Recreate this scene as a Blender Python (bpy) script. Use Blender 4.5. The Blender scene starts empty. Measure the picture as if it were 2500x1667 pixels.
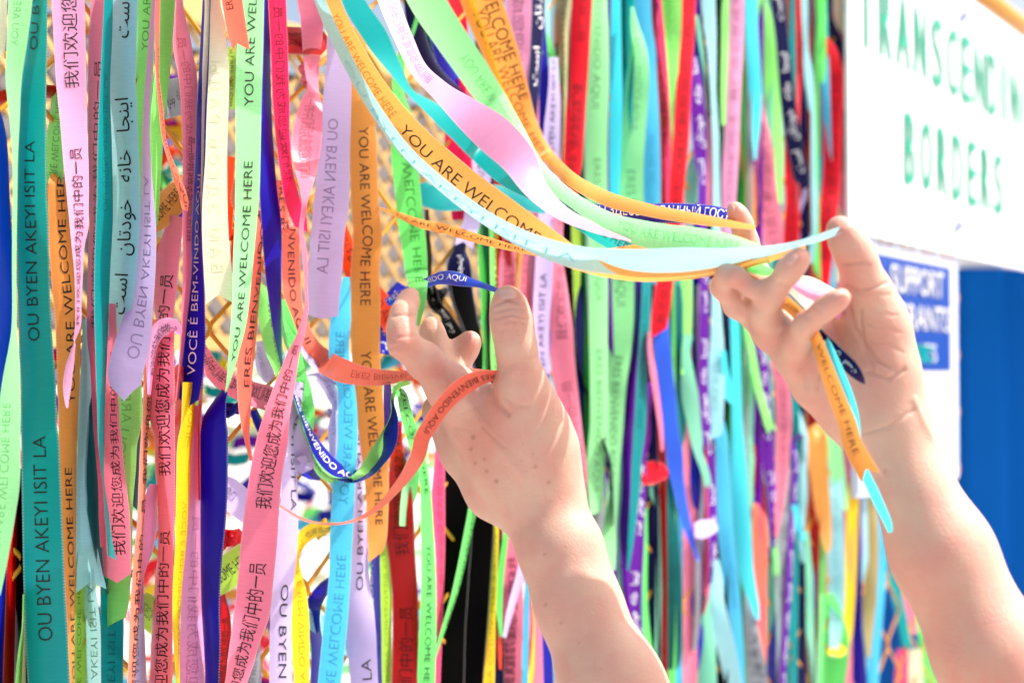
import bpy, math, random
import numpy as np
from mathutils import Vector, Matrix
random.seed(7); rng = np.random.RandomState(7)
R = math.radians
S = bpy.context.scene; COL = S.collection

# ------------------------------------------------------------------ camera
F = 3472.0                       # focal length in photo pixels (50 mm on a 36 mm sensor, 2500 px wide)
CAM = np.array([0.0, 0.0, 1.5]); PITCH = math.atan(77/F)
FW = np.array([0, math.cos(PITCH), math.sin(PITCH)]); RT = np.array([1.0, 0, 0]); UP = np.array([0, -math.sin(PITCH), math.cos(PITCH)])
cd = bpy.data.cameras.new('camera'); cam = bpy.data.objects.new('camera', cd); COL.objects.link(cam)
cam.location = CAM; cam.rotation_euler = (R(90)+PITCH, 0, 0)
cd.lens = 50; cd.sensor_width = 36; cd.clip_start = 0.05; cd.clip_end = 500
cd.dof.use_dof = True; cd.dof.focus_distance = 0.955; cd.dof.aperture_fstop = 5.6
S.camera = cam
# ------------------------------------------------------------------ light
SUN_EL, SUN_AZ = 56, 82          # azimuth measured from +Y towards +X
w = bpy.data.worlds.new('World'); S.world = w; w.use_nodes = True
nt = w.node_tree; bg = nt.nodes['Background']; sk = nt.nodes.new('ShaderNodeTexSky')
sk.sky_type = 'NISHITA'; sk.sun_disc = False; sk.sun_elevation = R(SUN_EL); sk.sun_rotation = R(SUN_AZ)
sk.dust_density = 7.0; sk.air_density = 1.0; sk.ozone_density = 1.0
nt.links.new(sk.outputs[0], bg.inputs[0]); bg.inputs[1].default_value = 0.13
sl = bpy.data.lights.new('sun', 'SUN'); so = bpy.data.objects.new('sun', sl); COL.objects.link(so)
sl.energy = 3.6; sl.angle = R(0.6); sl.color = (1, .955, .9)
sv = Vector((math.sin(R(SUN_AZ))*math.cos(R(SUN_EL)), math.cos(R(SUN_AZ))*math.cos(R(SUN_EL)), math.sin(R(SUN_EL))))
so.rotation_euler = sv.to_track_quat('Z', 'Y').to_euler(); so.location = (6, 0, 8)
S.view_settings.view_transform = 'Standard'; S.view_settings.look = 'None'
S.view_settings.exposure = 1.1; S.view_settings.gamma = 1
S.cycles.use_denoising = True; S.cycles.max_bounces = 8; S.cycles.transparent_max_bounces = 8
S.cycles.diffuse_bounces = 4; S.cycles.transmission_bounces = 6

# ------------------------------------------------------------------ pixel <-> world
def un(px, py, z):
    px = np.asarray(px, float); py = np.asarray(py, float); z = np.asarray(z, float)
    a = (px-1250)/F*z; b = (833.5-py)/F*z
    return CAM + a[..., None]*RT + b[..., None]*UP + z[..., None]*FW
def proj(P):
    d = P-CAM; z = d@FW
    return 1250+F*(d@RT)/z, 833.5-F*(d@UP)/z, z
_v = un(3600, 910, 1.0)-CAM; _v[2] = 0; FD = _v/np.linalg.norm(_v)      # the way the fence runs
FN = np.array([FD[1], -FD[0], 0.0])                                      # towards the camera side
F0 = un(0, 833, .897)
def fence_z(px, py, off=0.0):
    d = un(px, py, np.ones(np.shape(px)))-CAM
    return ((F0+FN*off-CAM)@FN)/(d@FN)
def ft(px, py=833, off=0.0):          # metres along the fence at that pixel
    z = fence_z(np.array(px, float), np.array(py, float), off)
    return (un(px, py, z)-F0-FN*off)@FD
def fp(t, h, off=0.0): return np.array([F0[0], F0[1], 0])+FD*t+FN*off+np.array([0, 0, h])
def fh(px, py, off=0.0): return un(px, py, fence_z(np.array(px, float), np.array(py, float), off))[2]

# ------------------------------------------------------------------ materials
def lin(c):
    c = np.array(c, float)/255
    return np.where(c <= .04045, c/12.92, ((c+.055)/1.055)**2.4)
def pr(name, rgb, rough=.5, spec=.4, **k):
    m = bpy.data.materials.new(name); m.use_nodes = True; b = m.node_tree.nodes['Principled BSDF']
    b.inputs['Base Color'].default_value = (*rgb, 1); b.inputs['Roughness'].default_value = rough
    b.inputs['Specular IOR Level'].default_value = spec
    for a, v in k.items(): b.inputs[a].default_value = v
    return m
def N(m, t, **k):
    n = m.node_tree.nodes.new(t)
    for a, v in k.items(): setattr(n, a, v)
    return n
def L(m, a, b): m.node_tree.links.new(a, b)
CN = dict(teal=(8,150,152), dteal=(2,110,112), pink=(255,138,164), hot=(252,86,130), lpink=(255,172,214), lilac=(208,192,238), ice=(172,230,238),
  turq=(24,172,172),pink2=(255,196,228),mintw=(214,255,220),icew=(196,236,236),mint=(168,254,174), lime=(156,248,130), olive=(170,212,80), coral=(255,126,106), red=(235,14,48), dred=(168,2,14), navy=(14,18,150), dnavy=(6,8,62),
  black=(6,5,7), orange=(228,152,80), peach=(250,172,92), yellow=(250,212,58), cream=(250,254,214), sky=(84,192,236), cyan=(86,228,246), purple=(104,4,158),
  grey=(158,162,170), blue=(58,104,238), royal=(10,62,178), salmon=(255,150,130), khaki=(188,168,110), dgreen=(44,140,62), dkgrey=(66,66,78), ored=(255,74,30), mintg=(134,214,180), crim=(236,42,92), green=(118,232,120), cstone=(212,206,160))
_rm = {}
def albedo(c):
    b = lin(CN[c]); l = b@np.array([.3, .5, .2]); return np.clip(l+(b-l)*1.05, .002, .98)*.88
def rib_mat(c):
    if c in _rm: return _rm[c]
    base = albedo(c)
    m = bpy.data.materials.new('satin_'+c); m.use_nodes = True; nt = m.node_tree; b = nt.nodes['Principled BSDF']; out = nt.nodes['Material Output']
    b.inputs['Roughness'].default_value = .38; b.inputs['Specular IOR Level'].default_value = (.04 if c == 'black' else .1 if c == 'dnavy' else .25)
    uv = N(m, 'ShaderNodeUVMap'); sep = N(m, 'ShaderNodeSeparateXYZ'); L(m, uv.outputs[0], sep.inputs[0])
    # woven selvedge: a thin paler line along both edges, and fine weft ribs
    a1 = N(m, 'ShaderNodeMath', operation='SUBTRACT'); a1.inputs[1].default_value = .5; L(m, sep.outputs[0], a1.inputs[0])
    a2 = N(m, 'ShaderNodeMath', operation='ABSOLUTE'); L(m, a1.outputs[0], a2.inputs[0])
    rp = N(m, 'ShaderNodeMapRange'); rp.inputs[1].default_value = .445; rp.inputs[2].default_value = .49; L(m, a2.outputs[0], rp.inputs[0])
    mp = N(m, 'ShaderNodeMapping'); mp.inputs['Scale'].default_value = (2, 900, 1); L(m, uv.outputs[0], mp.inputs[0])
    no = N(m, 'ShaderNodeTexNoise'); no.inputs['Scale'].default_value = 1.0; no.inputs['Detail'].default_value = 2; L(m, mp.outputs[0], no.inputs[0])
    tk = N(m, 'ShaderNodeTexWave'); tk.bands_direction = 'Y'; tk.inputs['Scale'].default_value = 160; L(m, uv.outputs[0], tk.inputs[0])
    tm = N(m, 'ShaderNodeMath', operation='MULTIPLY'); L(m, rp.outputs[0], tm.inputs[0]); L(m, tk.outputs[0], tm.inputs[1])
    mx = N(m, 'ShaderNodeMix', data_type='RGBA'); L(m, tm.outputs[0], mx.inputs[0])
    mx.inputs[6].default_value = (*base, 1); mx.inputs[7].default_value = (*(base*.55+.30), 1)
    n2 = N(m, 'ShaderNodeMapRange'); n2.inputs[1].default_value = .3; n2.inputs[2].default_value = .7; n2.inputs[3].default_value = .96; n2.inputs[4].default_value = 1.04; L(m, no.outputs[0], n2.inputs[0])
    vm = N(m, 'ShaderNodeVectorMath', operation='SCALE'); L(m, mx.outputs[2], vm.inputs[0]); L(m, n2.outputs[0], vm.inputs[3])
    L(m, vm.outputs[0], b.inputs['Base Color'])
    bp = N(m, 'ShaderNodeBump'); bp.inputs['Strength'].default_value = .25; bp.inputs['Distance'].default_value = .0004; L(m, no.outputs[0], bp.inputs['Height']); L(m, bp.outputs[0], b.inputs['Normal'])
    tr = N(m, 'ShaderNodeBsdfTranslucent'); L(m, vm.outputs[0], tr.inputs[0])
    ms = N(m, 'ShaderNodeMixShader'); ms.inputs[0].default_value = .16 if c in ('black', 'dnavy', 'navy', 'dred', 'dkgrey') else .4
    L(m, b.outputs[0], ms.inputs[1]); L(m, tr.outputs[0], ms.inputs[2]); L(m, ms.outputs[0], out.inputs[0])
    _rm[c] = m; return m
_im = {}
def ink_mat(c, f):
    k = (c, round(f, 2)) if f < .95 else ('k', 1)
    if k not in _im:
        base = albedo(c)
        ink = np.array([.012, .011, .013])
        m = _im[k] = pr('ink', base*(1-f)+ink*f, .45, .2)
        if f < .9:                    # print showing through the weave
            tr = N(m, 'ShaderNodeBsdfTranslucent'); tr.inputs[0].default_value = (*(base*(1-f)+ink*f), 1); ms = N(m, 'ShaderNodeMixShader'); ms.inputs[0].default_value = .4
            L(m, m.node_tree.nodes['Principled BSDF'].outputs[0], ms.inputs[1]); L(m, tr.outputs[0], ms.inputs[2]); L(m, ms.outputs[0], m.node_tree.nodes['Material Output'].inputs[0])
    return _im[k]
WHITE_INK = pr('white_ink', (.8, .8, .82), .5)
# ------------------------------------------------------------------ object helpers
def tag(o, label, cat, group=None, kind=None):
    if label: o['label'] = label
    if cat: o['category'] = cat
    if group: o['group'] = group
    if kind: o['kind'] = kind
    return o
def mobj(name, V, Fc, mat, parent=None, smooth=True, mi=None, uv=None):
    me = bpy.data.meshes.new(name); me.from_pydata([tuple(map(float, v)) for v in V], [], [tuple(map(int, f)) for f in Fc])
    for m in (mat if isinstance(mat, list) else [mat]): me.materials.append(m)
    if mi is not None: me.polygons.foreach_set('material_index', np.asarray(mi, np.int32))
    if smooth: me.polygons.foreach_set('use_smooth', np.ones(len(me.polygons), bool))
    if uv is not None:
        ul = me.uv_layers.new(name='UVMap'); li = np.empty(len(me.loops), np.int32); me.loops.foreach_get('vertex_index', li)
        ul.data.foreach_set('uv', np.asarray(uv, np.float32)[li].ravel())
    me.update(); o = bpy.data.objects.new(name, me); COL.objects.link(o)
    if parent is not None: o.parent = parent
    return o
def empty(name, loc=(0, 0, 0)):
    o = bpy.data.objects.new(name, None); o.empty_display_size = .05; COL.objects.link(o); o.location = loc; return o
class MB:
    def __init__(s): s.v = []; s.f = []; s.m = []
    def add(s, V, Fc, mi=0):
        b = len(s.v); s.v += [tuple(v) for v in V]; s.f += [tuple(i+b for i in f) for f in Fc]; s.m += [mi]*len(Fc)
    def tube(s, P, r, n=8, mi=0, caps=True, flat=None):
        P = np.asarray(P, float); m = len(P); r = np.broadcast_to(np.asarray(r, float), (m,)); T = np.gradient(P, axis=0); T /= np.linalg.norm(T, axis=1)[:, None]+1e-12
        a = np.array([0, 0, 1.0]) if abs(T[0][2]) < .9 else np.array([1.0, 0, 0]); V = []
        for i in range(m):
            u = np.cross(T[i], a); u /= np.linalg.norm(u)+1e-12; v = np.cross(u, T[i]); a = v
            for k in range(n):
                q = 2*math.pi*k/n; V.append(P[i]+r[i]*(math.cos(q)*u+math.sin(q)*v*(flat or 1)))
        Fc = [(i*n+k, i*n+(k+1) % n, (i+1)*n+(k+1) % n, (i+1)*n+k) for i in range(m-1) for k in range(n)]
        if caps: Fc += [tuple(range(n))[::-1], tuple((m-1)*n+k for k in range(n))]
        s.add(V, Fc, mi)
    def box(s, o, x, y, z, mi=0):     # origin corner + three edge vectors
        o, x, y, z = map(lambda q: np.asarray(q, float), (o, x, y, z))
        V = [o, o+x, o+x+y, o+y, o+z, o+x+z, o+x+y+z, o+y+z]
        s.add(V, [(3,2,1,0), (4,5,6,7), (0,1,5,4), (1,2,6,5), (2,3,7,6), (3,0,4,7)], mi)
    def build(s, name, mat, parent=None, smooth=False): return mobj(name, s.v, s.f, mat, parent, smooth, s.m)
# ------------------------------------------------------------------ lettering (built-in font)
_tc = {}
def glyphs(t):
    if t not in _tc:
        c = bpy.data.curves.new('t', 'FONT'); c.body = t; c.resolution_u = 3; c.offset = -.006 if t.isascii() or 'Ê' in t else .0
        o = bpy.data.objects.new('t', c); COL.objects.link(o)
        me = bpy.data.meshes.new_from_object(o.evaluated_get(bpy.context.evaluated_depsgraph_get()))
        V = np.array([v.co[:] for v in me.vertices]); Fc = [tuple(p.vertices) for p in me.polygons]
        bpy.data.objects.remove(o); bpy.data.curves.remove(c); bpy.data.meshes.remove(me)
        V[:, 0] -= V[:, 0].min(); _tc[t] = (V, Fc, V[:, 0].max())
    return _tc[t]
TX = dict(CH='我们欢迎您成为我们中的一员', YOU='YOU ARE WELCOME HERE', OU='OU BYEN AKEYI ISIT LA', ERES='ERES BIENVENIDO AQUI', VOCE='VOCÊ É BEM-VINDO AQUI',
  RU='В А М   З Д Е С Ь   Р А Д Ы', RU2='ВЫ ЗДЕСЬ ЖЕЛАННЫЙ ГОСТЬ',
  FA=''.join(reversed('\uFE8D\uFBFE\uFEE8\uFEA0\uFE8E   \uFEA7\uFE8E\uFEE7\uFEEA   \uFEA7\uFEEE\uFEA9\uFE97\uFE8E\uFEE5   \uFE8D\uFEB3\uFE96')))
# ------------------------------------------------------------------ ribbons
TILE = dict(A=(0,0,600),B=(400,0,600),C=(900,0,600),D=(1400,0,600),E=(1900,0,600),F=(0,550,600),G=(500,550,600),H=(900,550,600),I=(1400,550,600),J=(1700,450,600),
  K=(0,1067,600),L=(500,1067,600),M=(1000,1067,600),N=(1500,1067,600),O=(1900,1067,600),Q=(1050,550,400),R=(480,700,400),T=(850,480,300),U=(850,150,300),W=(1200,0,400))
def tp(t, x, y):
    if t == 'V': return x*1.06293, y*1.06293, 1.06293
    if t == 'P': return x, y, 1.0
    ox, oy, w = TILE[t]
    k = w/1568 if w != 300 else 300/1568
    if w == 300: k = 400/2091
    return ox+x*k, oy+y*k, k
def parse(spec, off):
    nd = []
    for tok in spec.split():
        t = tok[0]
        if tok[1] == '@':
            a = [float(q) for q in tok[2:].split(',')]; x, y, k = tp(t, a[0], a[1]); nd.append([x, y, a[2]*k, a[3] if len(a) > 3 else None, 0])
        else:
            yy, r = tok[1:].split(':'); a = [float(q) for q in r.split(',')]
            x, y, k = tp(t, (a[0]+a[1])/2, float(yy)); nd.append([x, y, (a[1]-a[0])*k, a[2] if len(a) > 2 else None, 1])
    out = []                          # crops overlap: keep runs of edge nodes in order down the picture
    for n in nd:
        if n[4]:
            while out and out[-1][4] and out[-1][1] > n[1]-9 and len(out) > 1 and abs(out[-1][1]-n[1]) < 100: out.pop()
        out.append(n)
    nd = out
    if -80 < nd[0][1] < 8 and len(nd) > 1 and abs(nd[1][1]-nd[0][1]) > 5:
        a, b = nd[0], nd[1]; q = min(max((b[0]-a[0])/(b[1]-a[1]), -.4), .4); nd.insert(0, [a[0]-q*130, a[1]-130, a[2], a[3], a[4]])
    if nd[-1][1] > 1650:
        a, b = nd[-1], nd[-2]; q = min(max((b[0]-a[0])/(b[1]-a[1]), -.4), .4); nd.append([a[0]+q*130, a[1]+130, a[2], a[3], a[4]])
    for i, n in enumerate(nd):
        if n[4]:
            a, b = nd[max(0, i-1)], nd[min(len(nd)-1, i+1)]; dx, dy = b[0]-a[0], b[1]-a[1]
            n[2] *= abs(dy)/(math.hypot(dx, dy)+1e-9)
        if n[3] is None: n[3] = float(fence_z(n[0], n[1]))-off
    return np.array([n[:4] for n in nd], float)
def hermite(x, y, q):                 # monotone cubic: no overshoot
    d = np.diff(y, axis=0)/np.diff(x)[:, None]; m = np.zeros_like(y); m[0] = d[0]; m[-1] = d[-1]
    if len(x) > 2:
        h = np.diff(x)[:, None]; w1 = 2*h[1:]+h[:-1]; w2 = h[1:]+2*h[:-1]
        same = d[:-1]*d[1:] > 0
        m[1:-1] = np.where(same, (w1+w2)/(w1/np.where(same, d[:-1], 1)+w2/np.where(same, d[1:], 1)), 0)
    i = np.clip(np.searchsorted(x, q)-1, 0, len(x)-2); h = (x[i+1]-x[i])[:, None]; t = ((q-x[i])/(x[i+1]-x[i]))[:, None]
    return (2*t**3-3*t**2+1)*y[i]+(t**3-2*t**2+t)*h*m[i]+(-2*t**3+3*t**2)*y[i+1]+(t**3-t**2)*h*m[i+1]
def catmull(x, y, q):
    m = np.gradient(y, x, axis=0) if len(x) > 2 else np.repeat(np.diff(y, axis=0)/np.diff(x)[:, None], 2, 0)
    i = np.clip(np.searchsorted(x, q)-1, 0, len(x)-2); h = (x[i+1]-x[i])[:, None]; t = ((q-x[i])/(x[i+1]-x[i]))[:, None]
    return (2*t**3-3*t**2+1)*y[i]+(t**3-2*t**2+t)*h*m[i]+(-2*t**3+3*t**2)*y[i+1]+(t**3-t**2)*h*m[i+1]
GROUP = 'printed ribbons tied to the wire fence'
MC = 9; TT = np.linspace(-.5, .5, MC)
class Rib: pass
RIBS = []
def rib(color, label, off, spec, end='cut', text=(), tilt=None, W=.0235, cup=None, wob=1.0, parent=None, name='ribbon', group=GROUP, knot=None, k=.55):
    nd = parse(spec, off); r = Rib()
    chord = np.concatenate([[0], np.cumsum(np.hypot(*np.diff(nd[:, :2], axis=0).T))])
    n = max(8, int(chord[-1]/11)); q = np.linspace(0, chord[-1], n)
    xy = catmull(chord, nd[:, :2], q); wz = hermite(chord, nd[:, 2:], q)
    s = np.concatenate([[0], np.cumsum(np.hypot(*np.diff(xy, axis=0).T))]); Ls = s[-1]
    T = np.gradient(xy, axis=0); T /= np.linalg.norm(T, axis=1)[:, None]+1e-9
    nn = np.stack([T[:, 1], -T[:, 0]], 1); wpx, z = wz[:, 0], wz[:, 1].copy()
    if wob:
        ph = rng.rand(3)*6.28; sm = s/F*np.median(z)
        z = z+wob*(.0022*np.sin(sm/.045*1.0+ph[0])+.0016*np.sin(sm/.021+ph[1]))
    C = un(xy[:, 0], xy[:, 1], z); hi = wpx/2*z/F
    Hd = np.sqrt(np.maximum((W/2)**2-hi**2, (.0012)**2)); Hd = np.convolve(np.pad(Hd, 4, 'edge'), np.ones(9)/9, 'valid')
    tl = tilt if tilt is not None else rng.choice([-1, 1])
    # both selvedges are placed in space, so a tilted ribbon keeps its real width
    eR = un(xy[:, 0]+nn[:, 0]*wpx/2, xy[:, 1]+nn[:, 1]*wpx/2, z+tl*Hd); eL = un(xy[:, 0]-nn[:, 0]*wpx/2, xy[:, 1]-nn[:, 1]*wpx/2, z-tl*Hd)
    C = (eR+eL)/2; H = (eR-eL)/2
    Tw = np.gradient(C, axis=0); Nn = np.cross(Tw, H); Nn /= np.linalg.norm(Nn, axis=1)[:, None]+1e-12
    sg = np.sign(np.sum(Nn*(CAM-C), axis=1)); sg[sg == 0] = 1
    cp = cup if cup is not None else rng.uniform(-.0016, .0026)
    G = C[:, None, :]+2*TT[None, :, None]*H[:, None, :]+Nn[:, None, :]*sg[:, None, None]*cp*(1-4*TT**2)[None, :, None]
    r.s, r.G, r.Ls, r.wpx, r.xy, r.sg = s, G, Ls, wpx, xy, sg
    we = abs(wpx[-1])+2
    kk = dict(cut=0*TT, notch=-k*we*(1-2*abs(TT)), point=k*we*(1-2*abs(TT)), sl=k*we*TT*2, sr=-k*we*TT*2, chop=np.where(abs(TT) > .3, -.25*we, 0)*1.0)[end]
    si = s[:, None]*(np.maximum(Ls+kk, 1)/Ls)[None, :]
    P = at(r, si, np.broadcast_to(TT[None, :], si.shape)); V = P.reshape(-1, 3)
    Fc = [(i*MC+j, i*MC+j+1, (i+1)*MC+j+1, (i+1)*MC+j) for i in range(n-1) for j in range(MC-1)]
    uv = np.stack([np.broadcast_to(TT+.5, si.shape), si/F*np.median(z)], -1).reshape(-1, 2)
    o = mobj(name, V, Fc, rib_mat(color), parent, True, None, uv)
    if parent is None: tag(o, label, 'ribbon', group)
    r.o = o; r.color = color; RIBS.append(r)
    for tx in text:
        lv, lf, lm, mats = [], [], [], []; lettering(r, tx, lv, lf, lm, mats, color)
        if lv: mobj('lettering', lv, lf, mats, o, False, lm)
    if knot:
        for kn in knot: make_knot(o, kn, color)
    return o
def at(r, si, ti):
    s, G, Ls = r.s, r.G, r.Ls; n = len(s)
    i = np.clip(np.searchsorted(s, si, 'right')-1, 0, n-2); a = ((si-s[i])/(s[i+1]-s[i]+1e-9))[..., None]
    jf = np.clip((np.asarray(ti)+.5)*(MC-1), 0, MC-1-1e-6); j = jf.astype(int); b = (jf-j)[..., None]
    return (G[i, j]*(1-b)+G[i, j+1]*b)*(1-a)+(G[i+1, j]*(1-b)+G[i+1, j+1]*b)*a
def lettering(r, tx, lv, lf, lm, mats, color):
    # tx: "KEY start end [m] [f=0.4] [h=.36] [o=0] [w]"; start/end are photo y, or tile@x,y
    p = tx.split(); body = TX.get(p[0], p[0].replace('_', ' '))
    def loc(q):
        if '@' in q: x, y, _ = tp(q[0], *map(float, q[2:].split(',')))
        else:
            y = float(q); j = np.argmin(abs(r.xy[:, 1]-y)); ex = 0
            if y < r.xy[:, 1].min(): ex = y-r.xy[:, 1].min()
            if y > r.xy[:, 1].max(): ex = y-r.xy[:, 1].max()
            return r.s[j]+ex
        return r.s[np.argmin(np.hypot(r.xy[:, 0]-x, r.xy[:, 1]-y))]
    a, b = loc(p[1]), loc(p[2]); mir = 'm' in p[3:]; wh = 'w' in p[3:]; f, h, o = (.42 if mir else 1), .36, 0
    for e in p[3:]:
        if e[:2] == 'f=': f = float(e[2:])
        if e[:2] == 'h=': h = float(e[2:])
        if e[:2] == 'o=': o = float(e[2:])
    V, Fc, wt = glyphs(body); top = .87 if p[0] == 'CH' else .72
    if p[0] == 'CH' and h == .36: h = .46
    if p[0] == 'FA' and h == .36: h = .5
    ss = a+(b-a)*V[:, 0]/wt; mid = .5*(a+b); sw = np.sign(np.interp(np.clip(mid, 0, r.Ls), r.s, r.wpx)) or 1
    up = (1 if b > a else -1)*(-1 if mir else 1)*sw
    t = ((V[:, 1]-top*.48)/top*h)*up+o*sw
    keep = [fc for fc in Fc if all(0.5 <= ss[i] <= r.Ls-2 for i in fc) and all(abs(t[i]) < .5 for i in fc)]
    if not keep: return
    sc = np.clip(ss, 0, r.Ls); Pt = at(r, sc, t)
    e1 = at(r, np.clip(sc+4, 0, r.Ls), t)-at(r, np.clip(sc-4, 0, r.Ls), t); e2 = at(r, sc, np.clip(t+.1, -.5, .5))-at(r, sc, np.clip(t-.1, -.5, .5))
    nn = np.cross(e1, e2); nn /= np.linalg.norm(nn, axis=1)[:, None]+1e-12; nn *= np.sign(np.sum(nn*(CAM-Pt), axis=1))[:, None]
    Pt = Pt+nn*(.0005 if f >= .9 else .00025)
    m = WHITE_INK if wh else ink_mat(color, f)
    if m not in mats: mats.append(m)
    b0 = len(lv); lv += [tuple(q) for q in Pt]; lf += [tuple(i+b0 for i in fc) for fc in keep]; lm += [mats.index(m)]*len(keep)
def make_knot(parent, kn, color):
    px, py, sz, off = kn; z = float(fence_z(px, py))-off; c = un(px, py, z); k = sz*z/F; mb = MB()
    rr = random.Random(int(px*7+py))
    for j in range(4):
        ax = Vector((rr.uniform(-1, 1), rr.uniform(-.5, .5), rr.uniform(-1, 1))).normalized(); u = np.array(ax.orthogonal().normalized()); v = np.cross(np.array(ax), u)
        a = np.linspace(0, 2*math.pi, 17); cc = c+(np.array([rr.uniform(-.3, .3), rr.uniform(-.2, .1), rr.uniform(-.3, .3)]))*k
        P = cc+k*.42*(np.cos(a)[:, None]*u*rr.uniform(.8, 1.3)+np.sin(a)[:, None]*v*rr.uniform(.5, .9)); mb.tube(P, k*.17, 8, caps=False, flat=.7)
    for j in range(3):
        a = c+np.array([rr.uniform(-.5, .5), 0, rr.uniform(-.5, .5)])*k; b = c+np.array([rr.uniform(-.5, .5), -.2, rr.uniform(-.5, .5)])*k
        mb.tube([a, (a+b)/2+np.array([0, -.35*k, 0]), b], [k*.1, k*.24, k*.1], 8, flat=.7)
    o = mb.build('knot', rib_mat(color), parent, True); o.data.uv_layers.new(name='UVMap')
# ------------------------------------------------------------------ setting
conc = pr('pale_concrete', (.5, .49, .47), .9, .2)
_n = N(conc, 'ShaderNodeTexNoise'); _n.inputs['Scale'].default_value = 3; _n.inputs['Detail'].default_value = 8
_r = N(conc, 'ShaderNodeMapRange'); _r.inputs[3].default_value = .40; _r.inputs[4].default_value = .58; L(conc, _n.outputs[0], _r.inputs[0])
L(conc, _r.outputs[0], conc.node_tree.nodes['Principled BSDF'].inputs['Base Color'])
tag(mobj('ground', [(-60, -60, 0), (60, -60, 0), (60, 60, 0), (-60, 60, 0)], [(0, 1, 2, 3)], conc, smooth=False), None, None, kind='structure')
ywire = pr('yellow_coated_wire', lin((226, 150, 22))*.85, .35, .5)
_n = N(ywire, 'ShaderNodeTexNoise'); _n.inputs['Scale'].default_value = 60; _rr = N(ywire, 'ShaderNodeMix', data_type='RGBA'); L(ywire, _n.outputs[0], _rr.inputs[0])
_rr.inputs[6].default_value = (*lin((214, 132, 14))*.8, 1); _rr.inputs[7].default_value = (*lin((240, 172, 40))*.85, 1); L(ywire, _rr.outputs[2], ywire.node_tree.nodes['Principled BSDF'].inputs['Base Color'])
# chain-link fence: zigzag wires hooked into each other
fence = empty('chain_link_fence', tuple(fp(float(ft(1000)), 0)))
tag(fence, 'golden yellow chain-link fence that carries the ribbons', 'fence')
def child(o, p): o.parent = p; o.matrix_parent_inverse = p.matrix_basis.inverted() if False else Matrix.Translation(-p.location); return o
tA, hA = float(ft(756, 190)), fh(756, 190); tB = float(ft(962, 242)); HX = (tB-tA)/2; HZ = (fh(756, 190)-fh(756, 500))/2
top_h = fh(2500, 66); mb = MB()
for i in range(int(-(tA-float(ft(-500)))/HX)-1, int((float(ft(2330))-tA)/HX)+1):
    P = []
    k0, k1 = int((.25-hA)/HZ), int((top_h-hA)/HZ)
    for k in range(k0, k1+1):
        side = (k+i) % 2; x = tA+(i+side)*HX+(-.0012 if side else .0012); h = hA+k*HZ; sgn = .0016 if side else -.0016
        for dh in (-.004, 0, .004):
            P.append(fp(x-(1 if side else -1)*abs(dh)*.5, h+dh, sgn))
    mb.tube(P, .0019, 6)
child(mb.build('wire_mesh', ywire, smooth=True), fence)
mb = MB(); mb.tube([fp(float(ft(-500)), top_h), fp(float(ft(2990)), top_h)], .017, 14); child(mb.build('top_rail', ywire, smooth=True), fence)
for x in (-460, 2062, 2940):
    mb = MB(); t = float(ft(x)); mb.tube([fp(t, 0, -.045), fp(t, top_h+.03, -.045)], .02, 14); child(mb.build('post', ywire, smooth=True), fence)
# white sign and poster on the fence
wsign = pr('white_sign_board', (.82, .82, .82), .45); tealp = pr('sign_green_paint', lin((0, 168, 132))*.75, .5); lav = pr('lavender_tie', lin((176, 182, 228))*.85, .5)
bluep = pr('poster_blue', lin((0, 76, 180))*.62, .4); whitep = pr('poster_white', (.62, .62, .64), .5)
def slab(mbx, t0, t1, h0, h1, o0, o1, mi=0): mbx.box(fp(t0, h0, o0), FD*(t1-t0), np.array([0, 0, h1-h0]), FN*(o1-o0), mi)
def text_on(body, t0, t1, h0, h1, off, mat, name, parent, bold=0.0, cap=.72, ch=None):
    V, Fc, wt = glyphs(body); ymax = V[:, 1].max(); ymin = 0; VV = []
    for v in V: VV.append(fp(t0+(t1-t0)*v[0]/wt, h0+(h1-h0)*(v[1]-ymin)/(ymax-ymin), off))
    lv = list(VV); lf = list(Fc); n = len(VV)
    for k, (bx, bz) in enumerate(((bold, 0), (-bold, 0), (0, bold*.6), (0, -bold*.6)) if bold else ()):
        b = len(lv); lv += [v+FD*bx+np.array([0, 0, bz])+FN*(.00012*(k+1)) for v in VV]; lf += [tuple(i+b for i in f) for f in Fc]
    return lv, lf
sign = empty('sign_board', tuple(fp(float(ft(2400)), fh(2090, 565), .03)))
tag(sign, 'large white sign with green capitals reading TRANSCENDING BORDERS on the fence', 'sign')
oS = .03; mb = MB(); st0, st1 = float(ft(2076, 833, oS)), float(ft(2960, 833, oS)); sh0, sh1 = fh(2090, 566, oS), fh(2095, -205, oS)
slab(mb, st0, st1, sh0, sh1, oS-.006, oS); child(mb.build('panel', wsign), sign)
lv, lf = [], []
def put(letter, cx, yb, yt, wpx):
    hb, ht = fh(cx, yb, oS), fh(cx, yt, oS); a, b = float(ft(cx-wpx/2, 833, oS)), float(ft(cx+wpx/2, 833, oS))
    v, f = text_on(letter, a, b, hb, ht, oS+.003, None, None, None, .0032); o = len(lv); lv.extend(v); lf.extend(tuple(i+o for i in q) for q in f)
for c, x, wp in zip('TRANSCENDING', (2116, 2164, 2207, 2249, 2290, 2327, 2361, 2394, 2426, 2453, 2480, 2512), (36, 32, 36, 32, 29, 28, 24, 28, 26, 7, 25, 25)):
    k = (3600-x)/(3600-2240); yb = 910-(910-187)*k; put(c, x, yb, yb-170*k, wp*.84)
for c, x, wp in zip('BORDERS', (2221, 2262, 2301, 2338, 2374, 2407, 2438), (27, 30, 27, 28, 23, 25, 24)):
    k = (3600-x)/(3600-2221); yb = 910-(910-451)*k; put(c, x, yb, yb-171*k, wp*.84)
child(mobj('lettering', lv, lf, tealp, None, False), sign)
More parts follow.
